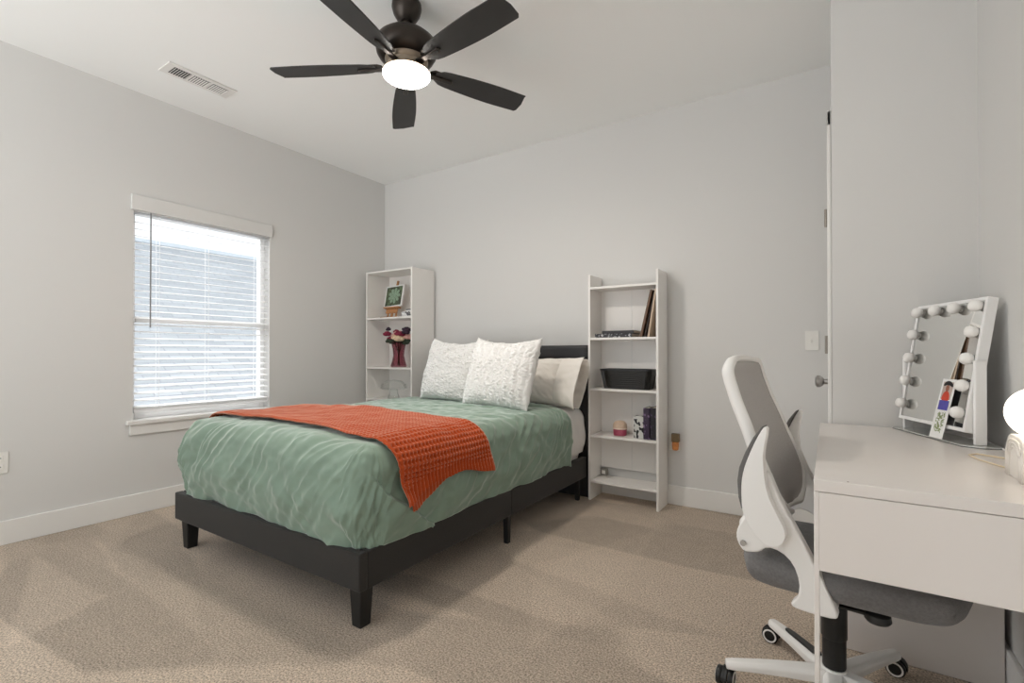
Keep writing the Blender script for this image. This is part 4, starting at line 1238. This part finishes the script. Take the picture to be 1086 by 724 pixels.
for s in (-1, 1):
    y = s * 0.24
    bm = bm_new(); add_prism(bm, smooth_poly(BR, 1), y - 0.017 + s * -0.018, y + 0.017 + s * -0.018, MCH)
    br_ = obj('side_bracket', bm, CHW, ch, bevel=0.006, bseg=3)
    bm = bm_new(); add_prism(bm, smooth_poly(AR, 1), y - 0.014 + s * 0.013, y + 0.014 + s * 0.013, MCH)
    arm_ = obj('armrest', bm, CHW, ch, bevel=0.006, bseg=3)
    # pad along the flipped-up top side
    bm = bm_new()
    pts = [(-0.134, 0.838), (-0.152, 0.806), (-0.171, 0.760), (-0.186, 0.715), (-0.192, 0.676), (-0.192, 0.63), (-0.189, 0.60)]
    outer = [(p[0] - 0.011 * math.sin(PI * (i + 0.6) / 7.2), p[1] + 0.003) for i, p in enumerate(pts)]
    add_prism(bm, pts + outer[::-1], y - 0.022, y + 0.030, MCH)
    obj('arm_pad', bm, CHPAD, arm_, bevel=0.005, bseg=3)
    bm = bm_new()
    M = Matrix.Translation((-0.192, y + s * 0.001, 0.497)) @ Matrix.Rotation(-s * -PI / 2, 4, 'X')
    add_lathe(bm, [(0.008, -0.004), (0.008, 0.003), (0.005, 0.004)], 18, M)
    obj('bolt', bm, ALU, br_, smooth='auto')
    # lower link from bracket to the mechanism
    bm = bm_new()
    add_prism(bm, smooth_poly([(-0.055, 0.352), (0.02, 0.356), (0.055, 0.36), (0.045, 0.335), (0.0, 0.33)], 1), 0, 0, MCH) if False else None
    add_tube(bm, [(0.0, s * 0.222, 0.366), (0.012, s * 0.16, 0.352), (0.018, s * 0.09, 0.346), (0.02, s * 0.03, 0.344)], [0.016, 0.015, 0.014, 0.014], 12)
    obj('cross_arm', bm, CHW, ch, smooth=True)

# seat cushion
bm = bm_new()
def seat_pt(a, b, sg):
    u, v = a * 2 - 1, b * 2 - 1
    # square-ish plan with rounded corners
    x = 0.037 + 0.272 * u * math.sqrt(max(0, 1 - 0.30 * v * v * abs(u)))
    y = 0.232 * v * math.sqrt(max(0, 1 - 0.22 * u * u * abs(v)))
    k = max(0, 1 - abs(u) ** 9) ** 0.5 * max(0, 1 - abs(v) ** 8) ** 0.5
    mid = 0.424
    if sg > 0: z = mid + 0.044 * k
    else: z = mid - (0.052 + 0.012 * max(0, -u)) * k
    z += 0.016 * (u * 0.5 + .5) ** 3 * 0.4
    z += 0.001 * nz(u * 6, v * 6)
    return Vector((x, y, z))
for sg in (1, -1): add_grid(bm, lambda a, b: seat_pt(a, b, sg), 60, 60)
obj('seat', bm, CHG, ch, smooth=True, weld=True)
bm = bm_new(); rbox(bm, -0.10, 0.14, -0.10, 0.10, 0.344, 0.374, 0.008, 3)
obj('seat_plate', bm, BLK, ch, smooth='auto')
bm = bm_new(); add_lathe(bm, [(0.026, 0.0), (0.030, 0.006), (0.028, 0.02), (0.016, 0.03)], 24, Matrix.Translation((0.115, -0.155, 0.343)))
obj('tension_knob', bm, BLK, ch, smooth='auto')
bm = bm_new(); add_box(bm, 0.03, 0.14, -0.162, -0.13, 0.352, 0.360)
obj('tilt_lever', bm, BLK, ch, bevel=0.002)

# backrest
EDGE = [(0.565, -0.098), (0.60, -0.102), (0.65, -0.117), (0.70, -0.134), (0.768, -0.162), (0.83, -0.185), (0.90, -0.214), (0.96, -0.234), (0.99, -0.241), (1.018, -0.242)]
def back_center(t):      # t: 0 bottom .. 1 top
    z = lerp(0.565, 1.018, t)
    for (z0, x0), (z1, x1) in zip(EDGE, EDGE[1:]):
        if z <= z1 + 1e-6: break
    return lerp(x0, x1, (z - z0) / (z1 - z0)) - 0.028 * (1 - 0.4 * t), z
def back_half(t):
    w = 0.075 + 0.130 * math.sin(min(1, t / 0.24) * PI / 2) ** 0.8 - 0.022 * sst(t, 0.3, 1.0)
    if t > 0.92: w *= math.sqrt(max(0.0, 1 - ((t - 0.92) / 0.08) ** 2 * 0.35))
    return w
bm = bm_new()
def fb(a, b):
    t = a; u = b * 2 - 1
    x, z = back_center(t); w = back_half(t) - 0.010
    cup = 0.028 * u * u * (1 - 0.4 * t)
    return Vector((x + cup, w * u, z))
add_grid(bm, fb, 60, 30)
bk = obj('back_mesh', bm, CHMESH, ch, smooth=True, fix=False)
md = bk.modifiers.new('thickness', 'SOLIDIFY'); md.thickness = 0.003
loop = []
for i in range(41):
    t = i / 40; x, z = back_center(t); loop.append((x + 0.028 * (1 - 0.4 * t), -back_half(t), z))
x, z = back_center(1.0); wt = back_half(1.0)
for k in range(1, 12):
    a = -1 + 2 * k / 12; loop.append((x + 0.017 * a * a, wt * a, z + 0.010 * (1 - a * a)))
for i in range(40, -1, -1):
    t = i / 40; x, z = back_center(t); loop.append((x + 0.028 * (1 - 0.4 * t), back_half(t), z))
x, z = back_center(0.0); wb = back_half(0.0)
for k in range(1, 8):
    a = 1 - 2 * k / 8; loop.append((x + 0.028 * a * a, wb * a, z - 0.010 * (1 - a * a)))
bm = bm_new()
n = len(loop); prev = None; first = None
for i in range(n):
    p = Vector(loop[i]); tt = (Vector(loop[(i + 1) % n]) - Vector(loop[i - 1])).normalized()
    fw = Vector((1, 0, 0.25)).normalized(); sd = tt.cross(fw).normalized(); fw2 = sd.cross(tt)
    ring = []
    for k in range(10):
        a = 2 * PI * k / 10
        ring.append(bm.verts.new(p + sd * 0.0115 * math.cos(a) + fw2 * (0.018 * math.sin(a)) - Vector((0.009, 0, 0))))
    if prev:
        for k in range(10): bm.faces.new((prev[k], prev[(k + 1) % 10], ring[(k + 1) % 10], ring[k]))
    else: first = ring
    prev = ring
for k in range(10): bm.faces.new((prev[k], prev[(k + 1) % 10], first[(k + 1) % 10], first[k]))
obj('back_frame', bm, CHW, ch, smooth=True)
# spine joining the back to the brackets
bm = bm_new()
add_tube(bm, [(-0.19, -0.215, 0.545), (-0.185, -0.12, 0.56), (-0.175, 0.0, 0.565), (-0.185, 0.12, 0.56), (-0.19, 0.215, 0.545)], [0.02, 0.022, 0.026, 0.022, 0.02], 12)
obj('back_yoke', bm, CHW, ch, smooth=True)
bm = bm_new()
add_tube(bm, [(-0.175, 0, 0.56), (-0.205, 0, 0.66), (-0.212, 0, 0.76)], [0.022, 0.018, 0.012], 12)
obj('back_support', bm, CHW, ch, smooth=True)
bm = bm_new()
def lum(a, b):
    u, v = a * 2 - 1, b * 2 - 1
    x, z = back_center(0.22 + 0.13 * v)
    return Vector((x - 0.014 + 0.028 * u * u * .8, 0.15 * u * math.sqrt(1 - 0.4 * v * v), z))
add_grid(bm, lum, 24, 14)
obj('lumbar_support', bm, CHPAD, ch, smooth=True, fix=False, solid=0.008)

# gas lift and five-star base
bm = bm_new(); add_lathe(bm, [(0.030, 0.104), (0.031, 0.108), (0.031, 0.235), (0.024, 0.238), (0.016, 0.24), (0.016, 0.35)], 28)
obj('gas_lift', bm, BLK, ch, smooth='auto')
bm = bm_new(); add_lathe(bm, [(0.030, 0.19), (0.034, 0.195), (0.034, 0.30), (0.028, 0.305)], 28)
obj('lift_cover', bm, BLK, ch, smooth='auto')
hub = bm_new(); add_lathe(hub, [(0.034, 0.058), (0.042, 0.064), (0.038, 0.092), (0.031, 0.102), (0.0001, 0.102)], 32)
obj('base_hub', hub, CHW, ch, smooth='auto')
for k in range(5):
    a = math.radians(200 + 7 - 72 * k)
    M = Matrix.Rotation(a, 4, 'Z')
    bm = bm_new()
    N = 14; prev = None
    for i in range(N + 1):
        t = i / N
        x = lerp(0.02, 0.305, t)
        w = lerp(0.031, 0.019, t); zt2 = lerp(0.098, 0.080, t ** 0.8) + 0.004 * math.sin(PI * t); h2 = lerp(0.036, 0.022, t)
        if i == N: w *= 0.8
        sec = [(-w, zt2 - h2), (-w, zt2 - 0.010), (-w * 0.6, zt2), (w * 0.6, zt2), (w, zt2 - 0.010), (w, zt2 - h2)]
        ring = [bm.verts.new(M @ Vector((x, y_, z_))) for y_, z_ in sec]
        if prev:
            for q_ in range(6): bm.faces.new((prev[q_], prev[(q_ + 1) % 6], ring[(q_ + 1) % 6], ring[q_]))
        else: bm.faces.new(ring)
        prev = ring
    bm.faces.new(prev)
    leg = obj('base_leg', bm, CHW, ch, bevel=0.003)
    # caster
    cx_, cy_ = 0.305 * math.cos(a), 0.305 * math.sin(a)
    ca = a + math.radians((65, 40, 110, 20, 75)[k])
    Cm = Matrix.Translation((cx_, cy_, 0)) @ Matrix.Rotation(ca, 4, 'Z')
    bm = bm_new()
    add_lathe(bm, [(0.006, 0.044), (0.006, 0.062)], 12, Cm)
    hood = []
    for q_ in range(13):
        g = math.radians(-5 + 190 * q_ / 12); hood.append((0.030 * math.cos(g), 0.027 + 0.030 * math.sin(g)))
    for q_ in range(12, -1, -1):
        g = math.radians(-5 + 190 * q_ / 12); hood.append((0.020 * math.cos(g), 0.027 + 0.018 * math.sin(g)))
    add_prism(bm, hood, -0.008, 0.008, Cm @ MCH)
    cst = obj('caster_fork', bm, BLK, ch, smooth='auto')
    for s in (-1, 1):
        bm = bm_new()
        Mw = Cm @ Matrix.Translation((0, s * 0.010, 0.0272)) @ Matrix.Rotation(-s * PI / 2, 4, 'X')
        add_lathe(bm, [(0.026, 0.0), (0.027, 0.002), (0.027, 0.012), (0.025, 0.015), (0.0001, 0.015)], 32, Mw)
        wh = obj('wheel', bm, BLK, ch, smooth='auto')
        bm = bm_new(); add_lathe(bm, [(0.0175, 0.0145), (0.0175, 0.0165), (0.0225, 0.0165), (0.0225, 0.0145)], 32, Mw, cap=False)
        obj('white_ring', bm, CHW, wh, smooth='auto')
    if k == 1:
        bm = bm_new(); add_prism(bm, smooth_poly([(0.06, -0.014), (0.12, -0.013), (0.215, -0.011), (0.225, 0.0), (0.215, 0.011), (0.12, 0.013), (0.06, 0.014)], 1), 0.0, 0.007,
                                 M @ Matrix.Translation((0, 0, 0.099)) @ Matrix.Rotation(math.radians(3), 4, 'Y'))
        obj('foot_plate', bm, BLK, leg, bevel=0.002)
